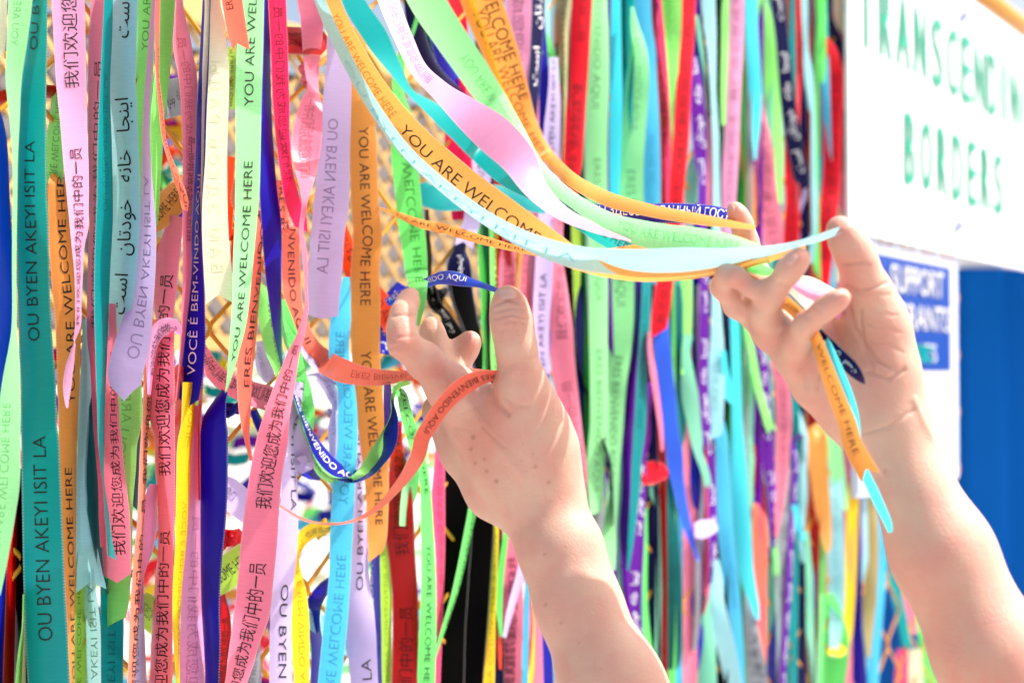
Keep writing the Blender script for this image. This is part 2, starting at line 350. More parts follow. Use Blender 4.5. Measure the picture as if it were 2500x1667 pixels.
for px, py in ((2345, 38), (2333, 548)):
    mb = MB(); h = fh(px, py, oS); t = float(ft(px, py, oS)); mb.tube([fp(t-.012, h-.012, oS+.004), fp(t, h, oS+.010), fp(t+.016, h+.014, oS+.004)], [.006, .008, .005], 8); child(mb.build('tie', lav, smooth=True), sign)
post = empty('poster', tuple(fp(float(ft(2230)), fh(2230, 905, .02), .02)))
tag(post, 'blue and white poster reading SUPPORT IMMIGRANTS below the white sign', 'poster')
oP = .024; mb = MB(); p0, p1 = float(ft(2096, 833, oP)), float(ft(2342, 833, oP)); q0, q1 = fh(2320, 1170, oP), fh(2330, 636, oP)
slab(mb, p0, p1, q0, q1, oP-.012, oP-.003); child(mb.build('backing_board', pr('poster_rim', (.62, .66, .85), .5)), post)
mb = MB(); slab(mb, p0, float(ft(2328, 833, oP)), q0+.01, q1-.008, oP-.003, oP); child(mb.build('paper', whitep), post)
mb = MB(); b0, b1 = float(ft(2104, 833, oP)), float(ft(2320, 833, oP)); slab(mb, b0, b1, fh(2316, 905, oP), fh(2322, 655, oP), oP, oP+.001); child(mb.build('blue_panel', bluep), post)
lv, lf = [], []
for body, xa, xb, yb, yt, xr in (('SUPPORT', 2172, 2299, 728, 668, 2299), ("IMMIGRANTS'" , 2108, 2318, 811, 753, 2318), ('RIGHTS', 2185, 2281, 884, 842, 2281)):
    v, f = text_on(body, float(ft(xa, 833, oP)), float(ft(xb, 833, oP)), fh(xr, yb, oP), fh(xr, yt, oP), oP+.003, None, None, None, .0014); o = len(lv); lv += v; lf += [tuple(i+o for i in q) for q in f]
child(mobj('lettering', lv, lf, whitep, None, False), post)
# blue container wall beyond the fence end
blue = pr('blue_painted_steel', lin((0, 82, 168))*.85, .7, .08)
_n = N(blue, 'ShaderNodeTexNoise'); _n.inputs['Scale'].default_value = 2.5; _n.inputs['Detail'].default_value = 5; _rr = N(blue, 'ShaderNodeMix', data_type='RGBA'); L(blue, _n.outputs[0], _rr.inputs[0])
_rr.inputs[6].default_value = (*lin((0, 82, 166))*.9, 1); _rr.inputs[7].default_value = (*lin((0, 100, 184))*.9, 1); L(blue, _rr.outputs[2], blue.node_tree.nodes['Principled BSDF'].inputs['Base Color'])
cont = empty('container', tuple(un(2700, 833, 3.6)*np.array([1, 1, 0]))); tag(cont, 'blue painted steel container wall at the right edge', 'container')
c0 = un(2215, 833, 3.55); mb = MB(); prof = []
for i in range(9):
    x = c0[0]+i*.26; prof += [(x, 0), (x+.10, 0), (x+.14, -.035), (x+.22, -.035)]
V = [(x, c0[1]+y, z) for z in (0, 1.76) for x, y in prof]; n = len(prof)
mb.add(V, [(i, i+1, n+i+1, n+i) for i in range(n-1)]); mb.box([c0[0], c0[1]+.02, 0], [2.34, 0, 0], [0, 1.6, 0], [0, 0, 1.75]); child(mb.build('wall', blue), cont)
mb = MB(); mb.box([c0[0]-.02, c0[1]-.02, 1.76], [2.24, 0, 0], [0, 1.64, 0], [0, 0, .12]); child(mb.build('roof_rim', wsign), cont)
# second screen behind the fence: yellow lattice on a grey board, white board below it
oL = -.62; ylat = pr('yellow_lattice', lin((226, 186, 120))*.8, .5); greyb = pr('grey_board', lin((140, 137, 141))*.8, .8)
lat = empty('lattice_screen', tuple(fp(float(ft(900)), fh(470, 815, oL), oL))); tag(lat, 'yellow diamond lattice screen on grey board behind the fence', 'screen')
l0, l1 = float(ft(-260, 833, oL)), float(ft(1500, 833, oL)); g0, g1 = fh(470, 817, oL), fh(470, 62, oL)
px_, hz_ = float(ft(1023, 833, oL))-float(ft(978, 833, oL)), fh(1000, 455, oL)-fh(1000, 530, oL)
mb = MB(); sl_ = hz_/px_; sw_ = .135*hz_
for sgn in (1, -1):
    c = l0-(g1-g0)/sl_*(1 if sgn > 0 else 0)
    while c < l1+(g1-g0)/sl_*(0 if sgn > 0 else 1):
        pts = []
        # line t = c + sgn*(h-g0)/sl_
        ha, hb = g0, g1
        ta, tb = c, c+sgn*(hb-ha)/sl_
        lo, hi = min(ta, tb), max(ta, tb)
        if hi > l0 and lo < l1:
            def hat(t): return g0+(t-c)*sl_*sgn
            if ta < l0: ta = l0
            if ta > l1: ta = l1
            if tb < l0: tb = l0
            if tb > l1: tb = l1
            a, b = np.array([ta, hat(ta)]), np.array([tb, hat(tb)])
            d = b-a; ln = np.linalg.norm(d)
            if ln > .02:
                d /= ln; n = np.array([-d[1], d[0]])*sw_/2; o0 = oL+(.0 if sgn > 0 else .0045)
                A, B = a-n, b-n
                mb.box(fp(A[0], A[1], o0), FD*(B-A)[0]+np.array([0, 0, (B-A)[1]]), FD*2*n[0]+np.array([0, 0, 2*n[1]]), FN*.004)
        c += px_
child(mb.build('slats', ylat), lat)
mb = MB(); slab(mb, l0, l1, g1-.002, g1+.035, oL-.02, oL+.02); slab(mb, l0, l1, g0-.02, g0, oL-.02, oL+.02); child(mb.build('frame', ylat), lat)
mb = MB(); slab(mb, l0, l1, g0, g1-.03, oL-.014, oL-.004); child(mb.build('backing_board', greyb), lat)
mb = MB(); slab(mb, float(ft(-400, 833, -1.34)), float(ft(2300, 833, -1.34)), .3, fh(470, 826, -1.34), -1.36, -1.34)
tag(mb.build('board', pr('white_board', (.9, .9, .9), .6)), 'white board standing behind the lattice screen and blurred ribbons', 'board')
# far blurred tangle of ribbons on the white board: too many to count
lv, lf, lm = [], [], []; cl = ['red', 'lime', 'yellow', 'purple', 'sky', 'orange', 'pink', 'teal', 'navy', 'mint', 'ored', 'lilac', 'cream', 'green']
for i in range(1500):
    if i < 1440: x = rng.uniform(-150, 2150); y = rng.uniform(880, 1750) if rng.rand() > .2 else rng.uniform(810, 900)
    else: x = rng.uniform(370, 480); y = rng.uniform(230, 560)
    off = rng.uniform(-1.28, -.75) if i < 1440 else -.57; z = float(fence_z(x, y, off)); c = un(x, y, z); a = rng.uniform(0, 6.28); ln = rng.uniform(.025, .075); wd = .010
    if i < 1440 and rng.rand() < .22: ln *= .3
    d = FD*math.cos(a)+np.array([0, 0, math.sin(a)]); n = np.cross(d, FN+.6*FD*rng.uniform(-1, 1)); n /= np.linalg.norm(n); b = len(lv); bend = rng.uniform(-.03, .03)
    for k in range(6):
        u = k/5-.5; q = c+d*ln*u+np.array([0, 0, 1.0])*bend*(1-4*u*u)+FN*.02*math.sin(u*5+a); lv += [q-n*wd, q+n*wd]
    lf += [(b+2*k, b+2*k+1, b+2*k+3, b+2*k+2) for k in range(5)]; lm += [i % len(cl)]*5
tag(mobj('ribbon_tangle', lv, lf, [rib_mat(c) for c in cl], None, True, lm), 'blurred tangle of many coloured ribbons on the screen behind the fence', 'ribbons', kind='stuff').data.uv_layers.new(name='UVMap')
# ------------------------------------------------------------------ the ribbons, left to right (tile y:left,right or tile@x,y,width)
# --- left third
rib('royal','royal blue ribbon bulging in from the left edge of the fence',.012,'A500:-150,-60 A900:-120,45 A1300:-100,66 F0:-90,74 F500:-85,108 F800:-110,72 F1100:-160,30 F1400:-200,-12',tilt=1)
rib('cream','short cream ribbon end in the top left corner',.008,'A-150:-80,50 A0:-70,46 A200:-75,42 A345:-60,28',end='sl')
rib('mint','mint green ribbon folding to a thin edge beside the teal ribbon at far left',.05,'A0:55,207 A250:45,178 A500:36,140 A800:66,124 A1100:92,112 A1500:92,106 F250:92,104 F600:90,106 F800:52,122 F1000:14,130 F1300:-20,132 K0:-22,131 K300:-50,126 K500:-60,98 K800:-80,46 K1000:-100,4',text=['YOU 118 -200 m f=.25','YOU K@60,780 F@60,1120 m f=.25'],tilt=-1)
rib('teal','teal ribbon with dark capitals, widest and foremost at the left edge',.03,'A0:186,305 A250:160,302 A500:132,297 A800:115,295 A1000:108,295 A1300:106,300 F0:105,308 F250:108,315 F500:114,322 F750:122,337 F1000:132,356 F1300:136,366 K0:136,374 K250:138,385 K500:142,396 K750:146,406 K1000:152,416 K1300:162,434 K1560:176,446',end='sr',k=.12,text=['OU 120 -371','OU 837 347','OU 1566 1068'],cup=.0012,wob=.6)
rib('lpink','pale pink ribbon with bold Chinese characters ending in a folded magenta point',.05,'A0:330,540 A250:342,546 A500:356,551 A800:386,556 A1000:402,564 A1300:432,566 A1500:450,556 F100:455,545 F300:474,530 F500:480,520 F650:478,514 F720:474,486 F800:478,452 F900:470,418 F1000:458,402 F1100:444,408 F1165:430,422',text=['CH 214 -385','CH 800 366'],tilt=1)
rib('pink','narrow pink ribbon folded under the long teal ribbon with a torn tip',.02,'A0:580,700 A250:565,690 A600:562,670 A1000:563,650 A1500:568,648 F200:562,640 F500:555,635 F700:555,640 F900:575,650 F1200:590,656 K0:600,660 K300:625,680 K500:630,690 K700:640,690',text=['CH 800 150 f=.85 o=.05'],tilt=1)
rib('teal','slim teal ribbon hanging left of the pale blue ribbon, ending in a dark slanted tip',.042,'A0:664,722 A250:652,716 A500:640,704 A700:630,706 A1000:620,716 A1300:616,722 F0:610,720 F250:602,706 F500:600,696 F800:608,685 F1000:614,676 F1250:622,668 K0:624,668 K100:632,665 K300:655,668 K500:668,697 K650:680,716 K770:690,740',end='sl',k=.3,text=['OU 520 180 m f=.25'],tilt=1)
rib('ice','pale ice blue ribbon with large Persian script',.036,'A0:720,880 A300:700,872 A500:695,866 A800:710,880 A1000:716,888 A1200:718,894 A1568:722,893 F150:712,884 F300:702,872 F500:693,850 F650:686,840 F745:690,840',end='notch',text=['FA 768 241','FA 94 -430'],cup=.001,wob=.6)
rib('lime','lime green ribbon hanging behind the ice blue ribbon, ending in ragged fringe',.015,'A0:876,1000 A300:870,985 A600:860,970 A1000:830,950 F0:780,930 F500:720,905 F750:700,905 F1000:712,905 F1300:720,898 F1500:715,890 K0:705,884 K200:695,868 K400:675,850 K650:655,845 K850:642,840 K1050:640,822 K1190:662,795',end='sr',k=.3,text=['YOU 1130 640 m f=.3','YOU 130 -300 f=.6 o=.1'])
rib('lilac','lilac ribbon with mirrored grey capitals and a pointed tip in front of the pink strips',.058,'A0:974,992 A300:945,980 A600:922,962 A800:910,956 A1000:905,962 A1300:898,985 A1500:890,992 F0:888,996 F200:874,996 F400:842,986 F600:782,974 F750:730,964 F950:684,914 F1020:700,900',end='point',k=.5,text=['OU 873 429 m f=.42 o=.12'],tilt=-1,wob=.6)
rib('coral','thin coral ribbon turned edge-on crossing in front of the lime ribbon',.07,'A0:984,1022 A300:990,1016 A500:995,1016 A700:1012,1042 A900:1036,1062 A1100:1092,1136 A1300:1152,1206 A1350:1170,1196',end='sl',text=['ERES 120 500 f=.7'],tilt=-1)
rib('lime','lime ribbon narrowing to a point left of the thin coral one',.03,'A0:1022,1120 A200:1010,1106 A500:985,1082 A800:957,1046 A1000:958,1036 A1300:982,1016 A1500:990,1004',tilt=1)
rib('pink','pink ribbon darkening into a magenta fold beside the navy VOCE ribbon',.041,'A0:1118,1166 A150:1110,1192 A300:1104,1225 A500:1140,1258 A700:1155,1256 A1000:1165,1245 A1300:1163,1232 A1568:1165,1222 F200:1166,1225 F500:1160,1206 F800:1145,1172 F1000:1130,1150 F1120:1120,1140',text=['CH 480 90 m f=.35','CH 590 330 m f=.75 o=.2'],tilt=1)
rib('navy','navy ribbon lettered in white with its blunt pointed end among pink ribbons',.044,'A0:1292,1345 A500:1266,1330 A700:1256,1320 A1000:1246,1310 A1300:1232,1290 F0:1224,1288 F150:1216,1292 F300:1200,1300 F450:1182,1306 F600:1166,1310 F800:1150,1310 F1000:1136,1292 F1100:1128,1272',end='point',k=.42,text=['VOCE 912 425 w h=.34'],tilt=-1)
rib('cream','cream ribbon with very faint mirrored Cyrillic and a notched end',.056,'A0:1305,1425 A250:1298,1445 A500:1290,1462 A800:1286,1455 A1000:1284,1450 A1300:1280,1452 F0:1284,1456 F150:1290,1466 F300:1300,1480 F500:1314,1488',end='notch',k=.32,text=['RU 660 150 m f=.16 h=.4'],tilt=1,wob=.6)
rib('coral','coral ribbon tail with swallow-tail cut hanging over the cream ribbon',.074,'B-200:350,480 B0:368,500 B100:384,516 B200:404,532 B330:440,552',end='notch',k=.5,text=['ERES B@430,75 B@330,-600'],tilt=-1)
rib('mint','mint green ribbon reading upward in slanted capitals, ending in a long sharp point',.063,'B0:492,640 B300:466,634 B600:456,626 B900:458,619 B1200:455,612 B1568:448,602 G0:190,332 G150:182,318 G300:178,304 G500:174,284 G600:167,270 G800:152,222 G950:142,180 G1070:128,134',text=['YOU 262 -223','YOU 884 398'],tilt=1,wob=.6)
rib('navy','royal blue ribbon twisting down into the loop caught below the hand',.055,'B0:640,690 B300:634,680 B600:624,684 B900:615,698 B1200:608,722 B1568:618,752 G0:360,490 G300:384,490 G500:410,489 G700:440,490 G860:476,496 G960:505,522 G1060:548,570 G1180:585,622 G1280:618,672 L@720,75,88 L@790,165,104 L@880,232,104 L@960,248,84 L@1050,228,52,.93 L@1120,165,44,.92 L@1170,80,70,.91 L@1185,0,95,.91 G@1190,1250,92,.91 G@1170,1120,60,.91 G@1165,1000,40,.92',text=['ERES G@560,1070 L@1020,238 w h=.36'],tilt=1,W=.022)
rib('lime','lime ribbon running under the blue loop and back up to the fingers',.05,'G@500,900,10 G@545,1060,14 G@600,1230,14 L@650,30,16 L@700,160,40 L@760,240,55 L@840,280,50 L@930,268,30 L@1010,215,60,.925 L@1080,120,80,.92 G@1150,1330,50,.92 G@1200,1200,20,.905 G@1205,1080,22,.9 G@1240,1020,40,.89 G@1310,1003,26,.885',text=['YOU L@700,150 L@900,280 f=.8'],tilt=-1)
rib('pink','pink knotted ribbon turning into a long diagonal tail with brushy Chinese characters',.085,'B-200:840,1010,1.10 B0:850,1020,1.10 B100:868,1022,1.10 B350:888,1000,1.115 B450:900,990,1.12 B560:915,985,1.11 B640:880,1006,1.10 B750:842,1016,1.09 B900:814,1006,1.08 B1050:830,985,1.07 B1200:866,945,1.05 B1300:880,915,1.03 B1400:868,900 B1480:860,890 G0:602,632 G200:622,655 G400:638,656 G520:636,662 G620:612,652 G700:585,640 G800:536,612 G1000:452,582 G1200:380,546 G1400:322,530 G1568:288,521 L200:292,500 L450:256,477 L700:226,460 L900:210,440 L1100:186,420 L1300:160,352 L1450:140,310 L1568:126,270',text=['CH 1236 838','CH 1790 1372','CH B@930,1150 B@985,600 m f=.4'],tilt=1,knot=[(756,188,40,.01)])
rib('crim','crimson ribbon with blurred dark characters along its middle',.062,'B0:664,780 B300:680,791 B600:691,801 B900:716,806 B1100:741,826 B1300:776,880 B1400:812,916 B1470:850,920',end='sl',k=.5,text=['CH 440 20 m f=.72 h=.5'],tilt=1,wob=.6)
rib('dred','dark red ribbon end sticking out sideways behind the crimson ribbon',.03,'B@560,270,150 B@700,258,170 B@800,260,178 B@900,266,175 B@1010,280,160',end='point',k=.3,text=['CH B@985,270 B@540,262 f=.75'])
rib('lilac','lilac ribbon with mirrored capitals and a clipped square end',.072,'B-200:1150,1215 B0:1140,1216 B100:1110,1214 B200:1050,1211 B400:1036,1200 B700:1010,1195 B1000:985,1186 B1300:956,1180 B1568:944,1165 G100:674,888 G200:665,884 G400:655,866 G575:652,852',end='point',k=.12,text=['OU B@1105,760 G@775,325 m f=.45 o=-.08'],tilt=-1,cup=.001,wob=.6)
rib('orange','tan orange ribbon with crisp black capitals in the middle of the photo',.052,'B-100:1190,1270 B200:1210,1286 B400:1200,1304 B700:1190,1342 B1000:1185,1362 B1300:1195,1372 B1568:1205,1392 G200:936,1120 G500:930,1121 G900:940,1122 G1100:958,1140 G1400:990,1150 L0:984,1160 L300:1020,1175 L500:1035,1170 L650:1038,1160 L760:1042,1120',end='sr',k=.5,text=['YOU 306 742','YOU 857 1282'],tilt=1,cup=.0016,wob=.5)
rib('green','green ribbon knotted on the wire with mirrored capitals running to the fingertip',.05,'C100:300,330 C250:250,280 C340:192,244 C450:158,230 C560:150,222 C640:185,235 C700:192,262 C800:190,290 C900:146,302 C1200:164,331 C1568:200,362 H0:188,356 H200:220,374 H300:232,376 H400:260,376,.9 H500:296,364,.89 H600:308,334,.885 H640:312,322,.885',text=['YOU 215 700 m f=.45 o=.1'],tilt=-1,cup=.001,knot=[(966,240,42,.01)])
# --- left-hand lower layers
rib('lime','lime ribbon slanting behind the teal and tan ribbons at left, mirrored capitals',.006,'A@370,560,70 A@362,750,90 A@352,900,120 A@335,1100,140 A@300,1300,150 A@270,1500,150',text=['YOU A@320,1300 A@365,600 m f=.5'])
rib('orange','tan ribbon with bold capitals half hidden behind the teal ribbon at left',.022,'A@420,1160,60,1.0 A@395,1120,110,.96 A@372,1170,130 A1300:308,446 A1568:308,446 F150:314,460 F300:324,478 F450:336,500 F600:350,516 F800:360,514 F1000:365,510 F1300:374,500 K0:374,496 K400:384,490 K800:404,490 K1200:428,476 K1568:440,470',text=['YOU 983 444','YOU 1683 1143 o=-.12'],tilt=1)
rib('ice','ice blue ribbon with a forked end near the lower left',.02,'F600:530,575 F900:516,585 F1200:500,580 K0:496,575 K300:488,590 K450:487,612 K600:485,610 K800:483,640 K980:484,682',end='notch',k=.3,tilt=1)
rib('dteal','teal ribbon coloured darker for shade, bowing beside the forked ice blue ribbon',.012,'F1100:580,640 F1250:552,640 F1400:540,640 K0:540,640 K200:534,640 K400:546,650 K600:576,655 K850:625,662 K1000:650,690')  # a teal ribbon in shade: the shade is put into its darker colour
rib('olive','olive green ribbon with mirrored capitals along the bottom left',.01,'K700:500,560 K930:484,540 K1200:478,546 K1568:470,552',text=['YOU 1790 1400 m f=.55'],tilt=1)
rib('ice','narrow ice ribbon with faint mirrored letters at the bottom left',.014,'K850:528,600 K950:528,610 K1200:538,640 K1568:548,645',text=['OU 1830 1430 m f=.4 o=.2'])
rib('teal','teal ribbon emerging below the ragged lime end',.008,'K900:640,780 K1180:640,790 K1400:640,788 K1568:638,786',text=['OU 1900 1480 m f=.2'])
rib('dred','dark red strip in the gap at the bottom left',.004,'K300:75,130 K600:72,120 K800:45,110 K1100:34,100 K1568:18,90')
rib('black','black ribbon in the gap left of the teal ribbon',-.004,'K200:110,170 K450:90,160 K800:95,170 K1100:80,170 K1568:90,190')
rib('navy','deep blue ribbon sliver at the bottom left corner',.01,'K700:-40,40 K850:-40,46 K1100:-50,42 K1568:-60,26')
rib('lime','thin lime edge left of the teal ribbon bottom',.018,'K1000:146,160 K1200:140,160 K1400:112,150 K1568:96,146')
rib('cstone','cream sliver beside the thin lime edge at bottom left',.012,'K1100:150,185 K1300:150,185 K1568:138,180')
rib('pink','pink ribbon with dark Chinese characters and a pointed lower end at left',.03,'F500:690,740 F700:684,745 F950:672,740 F1100:670,756 F1300:662,768 F1450:660,778 K0:660,776 K150:658,788 K300:656,806 K550:645,832 K700:642,836 K870:644,836',end='point',k=.3,text=['CH 1353 860 o=.06'],tilt=-1)
rib('dteal','dark green teal strip with cut end behind the pink strips',.01,'F1100:880,920 F1300:885,915 K0:872,906 K250:855,894 K460:842,876',end='sl')
rib('salmon','salmon strip seen edge-on with dark characters at its rim',.026,'F600:960,995 F750:944,985 F900:920,972 F1200:908,952 F1568:894,940 K0:898,936 K300:884,926 K500:878,906 K800:850,898 K1100:830,882 K1568:812,852',text=['CH 1180 620 o=-.1','CH 1790 1210 o=-.1'],tilt=1)
rib('lpink','pale pink ribbon curling behind the salmon strip at lower left',.016,'K@980,300,50 K@960,420,90 K@955,560,100 K@930,720,90 K@900,850,40 K@880,1000,20 K@870,1120,14',tilt=1)
rib('lilac','lilac ribbon with mirrored letters at the bottom between pink ribbons',.012,'K900:900,915 K1100:868,918 K1300:850,925 K1568:838,935',text=['OU 1800 1440 m f=.5'])
rib('pink','long pink ribbon with a column of black Chinese characters, reddening along its right side',.034,'A1380:1080,1168 A1500:1062,1165 F30:1050,1164 F200:1000,1150 F400:985,1132 F550:985,1112 F640:1010,1110 F730:1020,1112 F800:992,1112 F1000:960,1115 F1200:950,1116 F1400:968,1116 K0:985,1116 K200:990,1117 K400:1004,1116 K700:1008,1108 K900:990,1106 K1200:970,1102 K1568:955,1100',text=['CH 1163 668 o=.12','CH 1795 1300 o=.12'],tilt=-1,cup=.003)
rib('lpink','short pale pink loop knotted over the long pink ribbon',.055,'F@1150,690,30 F@1110,640,90 F@1040,650,110 F@985,720,80 F@962,840,60 F@955,960,40 F@950,1080,16',text=['CH F@960,960 F@1130,650 h=.5'],tilt=1)
rib('yellow','golden yellow ribbon with mirrored capitals tapering to the bottom',.046,'F1000:1166,1240 F1130:1160,1246 F1300:1150,1236 K0:1138,1228 K300:1124,1212 K600:1118,1196 K750:1114,1182 K900:1104,1166 K1200:1102,1146 K1400:1112,1140 K1568:1124,1138',text=['VOCE 1222 1600 m f=.4','VOCE 640 1070 m f=.4'],tilt=1)
rib('ored','orange red strip beside the yellow ribbon',.022,'F900:1112,1170 F1130:1116,1168 F1400:1112,1160 K0:1110,1160 K300:1108,1150 K500:1105,1135')
rib('lpink','pink ribbon with faint embossed characters left of the big navy ribbon',.03,'F1150:1240,1280 F1400:1230,1280 K0:1218,1282 K300:1200,1282 K600:1190,1284 K1000:1158,1292 K1300:1146,1300 K1568:1138,1308',text=['CH 1820 1260 m f=.25'],tilt=1)
rib('red','red sliver between the pink and the big navy ribbons',.038,'F700:1296,1312 F900:1290,1304 F1100:1266,1292 F1250:1262,1285 F1450:1258,1280 K100:1262,1282 K400:1266,1284')
rib('navy','broad navy ribbon hanging from a knot, plain and unlettered, lower left of centre',.052,'F1060:1420,1460 F1100:1385,1450 F1150:1345,1448 F1250:1290,1448 F1400:1278,1452 K0:1276,1456 K250:1277,1454 K400:1278,1450 K600:1278,1436 K800:1280,1416 K1100:1286,1402 K1300:1298,1406 K1568:1310,1400',tilt=-1,knot=[(562,1000,40,.01)],cup=.003)
rib('navy','dark blue ribbon tail hanging right of its knot behind the coral ribbon',.02,'R@540,1180,70 R@590,1300,90 R@640,1400,90 R@700,1500,70')
rib('coral','coral red ribbon reading ERES BIENVENIDO upward right of the mint point',.05,'B@520,1050,60 B1300:430,540 B1500:420,530 G0:300,410 G150:300,364 G300:296,363 G500:262,346 G650:236,334 G800:209,320 G1000:204,300 G1200:219,292 G1400:258,298 L0:248,282 L150:286,298',text=['ERES 945 440'],tilt=1)
rib('ored','orange red ribbon glimpsed behind the mint ribbon near the wires',.01,'B@430,1000,50 B@418,1150,60 B@412,1300,70 B@420,1500,80 G@170,50,60 G@175,300,40')
rib('lime','lime ribbon slanting down behind the navy strip with letters LDE',.03,'G@350,380,40 R@650,60,110 R@680,250,190 R@710,400,200 R@740,600,170 R@775,780,90 R@800,900,40',text=['YOU R@660,100 R@800,1100 f=.8 o=.1'],tilt=1)
rib('green','bright green ribbon widening behind the diagonal pink ribbon',.036,'R@830,120,30 R@860,300,110 R@905,500,150 R@955,680,110 R@990,850,130 R@1020,1000,165 R@1045,1150,165 R@1080,1300,90 R@1100,1430,24',text=['YOU R@900,420 R@1060,1250 m f=.25'],tilt=-1)
rib('lilac','lilac pennant tail with faint letters between the coral and lime ribbons',.012,'R@600,520,60 R@620,620,110 R@645,740,170 R@690,880,120',end='point',k=.3,text=['OU R@610,560 R@800,1400 m f=.4'])
rib('pink','pink band crossing sideways with upside-down Chinese characters',.02,'R@40,560,90 R@90,690,150 R@190,840,175 R@310,930,190 R@430,985,215 R@560,1030,235 R@680,1065,240 R@760,1090,220',text=['CH R@720,1075 R@-160,500 h=.5 o=.1'],tilt=1)
rib('coral','coral ribbon sweeping sideways to the left hand and back over its knuckles',.03,'B@745,1150,70 B@750,1300,90 B@770,1450,110 G0:484,600 G150:487,605 G300:490,612 G450:502,620 G580:530,640 G@630,690,110 G@680,780,120 G@760,865,150 G@860,920,155,1.03 G@980,955,130,.98 G@1120,970,105,.94 G@1240,965,75,.90 G@1330,955,60,.885 H@400,930,30,.93 H@600,930,50,.92 H@740,955,70,.90 H@830,955,60,.868 H@760,962,80,.858 H@680,985,105,.850 H@600,1030,120,.847 H@530,1090,112,.846 H@460,1170,105,.845 H@400,1260,102,.845 H@345,1350,102,.845 L@1362,110,100,.85 L@1300,225,80,.86 L@1205,345,55,.89 L@1100,450,36,.93 L@970,525,22,.97 L@850,552,15,1.0 L@720,547,15,1.02 L@600,510,18,1.03 L@480,436,14,1.04',text=['ERES 438 836','ERES G@920,955 G@1600,960 m f=.35','ERES H@1020,960 H@370,1335'],tilt=1,W=.022,wob=.3)
rib('sky','sky blue ribbon with mirrored capitals beside the tan ribbon',.046,'G330:880,925 G420:860,932 G520:815,932 G600:800,932 G900:800,932 G1000:838,950 G1300:845,975 G1500:845,975 L0:846,975 L300:815,960 L600:800,945 L900:790,930 L1200:756,910 L1568:720,870',text=['YOU 1225 804 m f=.36 h=.44','YOU 1790 1353 m f=.36 h=.44'],tilt=1,cup=.001)
rib('ored','orange red ribbon passing diagonally behind the tan ribbon',.024,'G@850,-40,80 G@900,120,100 G@940,260,130 G@1030,400,150 G@1120,520,170 G@1165,600,120 G@1180,680,60',text=['ERES G@880,60 G@1200,700 f=.8'])
rib('navy','navy ribbon behind the tan ribbon near the index finger',.02,'G@1260,380,80 G@1200,470,110 G@1160,600,110 G@1140,720,100 G@1135,820,90',text=['FA G@1130,900 G@1200,400 w'])
rib('lilac','lilac ribbon with a dark letter A looping down to a knot on the wire',.03,'R@1000,540,60 R@1060,630,100 R@1130,720,110 R@1210,800,100 R@1290,870,90 R@1360,920,70',text=['OU R@1180,800 R@700,200'],tilt=1)
rib('lilac','pale lilac curl tied in a small knot beside the sky blue ribbon',.034,'R@1045,860,12 R@1110,850,50 R@1190,880,105 R@1260,960,125 R@1310,1060,115 R@1330,1140,70 R@1320,1200,50 R@1310,1350,110 R@1310,1500,90 R@1310,1650,80',text=['OU R@1190,870 R@1330,1400 m f=.5'],tilt=1,knot=[(815,1002,26,.015)])
rib('lilac','lilac ribbon with black capitals reading downward beneath the pink diagonal',.046,'G1000:560,640 G1200:530,610 G1350:515,590 L0:505,566 L150:498,575 L300:488,590 L450:480,596 L700:458,590 L900:436,571 L1100:420,556 L1300:414,552 L1568:412,556',text=['OU L@505,950 2000','OU 755 1244 o=.12'],tilt=1,wob=.6)
rib('lilac','lilac tail with a slanted notch beside the blue loop',.03,'G@600,1150,40 G@575,1260,110 G@590,1400,170 G@600,1540,170 L@625,120,140 L@665,215,80',end='notch',k=.5)
rib('navy','blue ribbon end peeking out below the lilac notch',.02,'L@560,120,60 L@600,170,90 L@660,225,80 L@740,260,40')
rib('yellow','yellow ribbon tied in a knot with mirrored capitals below',.036,'L@860,560,40 L@780,580,70 L@700,590,100 L@630,640,90 L@600,720,40 L@590,790,26 L850:566,616 L1000:554,650 L1200:551,668 L1350:556,668 L1568:570,668',text=['VOCE L@590,620 L@620,1700 m f=.45','YOU L@640,620 L@850,570 h=.4'],tilt=1,knot=[(783,1292,36,.015)])
rib('navy','small navy tail twisting between the yellow and sky blue ribbons',.014,'L@800,900,30 L@760,960,80 L@700,1050,100 L@690,1180,90 L1300:672,752 L1568:672,748')
rib('ice','ice ribbon crossing behind the sky blue ribbon near the bottom',.01,'L@620,1120,90 L@700,1170,120 L@780,1230,130 L@880,1310,110 L@960,1380,90',text=['OU L@600,1130 L@1200,1500 m f=.4'])
rib('grey','grey ribbon strip at the bottom beside the pink diagonal',.012,'L1200:300,360 L1330:296,355 L1568:240,362',text=['OU L@290,1700 L@320,1300 m f=.4'])
rib('lilac','lilac ribbon reading upward right of the sky blue ribbon at the bottom',.03,'G1300:960,1010 L0:958,1000 L300:950,1010 L600:945,1032 L900:930,1050 L1100:906,1080 L1300:905,1095 L1568:930,1106',text=['OU 1440 948 o=-.1','OU 2100 1606 o=.1'],tilt=1)
rib('navy','navy ribbon strip with white letters right of the bottom lilac ribbon',.024,'L600:1060,1130 L740:1060,1118 L900:1054,1120 L1200:1072,1126 L1568:1090,1132',text=['VOCE 1380 1800 w h=.3 o=-.1'])
rib('olive','olive lime ribbon with mirrored capitals left of the dark red ribbon',.02,'L500:1120,1160 L650:1118,1160 L800:1112,1181 L1000:1118,1191 L1250:1126,1192 L1568:1130,1195',text=['ERES 1330 1660 m f=.4'])
rib('dred','deep red ribbon with dark Chinese characters at the bottom centre',.034,'G1250:1210,1260 G1450:1195,1262 L0:1190,1262 L200:1175,1290 L400:1155,1328 L600:1150,1338 L800:1176,1346 L1000:1194,1360 L1250:1196,1364 L1568:1190,1360',text=['CH 1360 870 f=.8 h=.5','CH 1970 1480 f=.8 h=.5'],tilt=1)
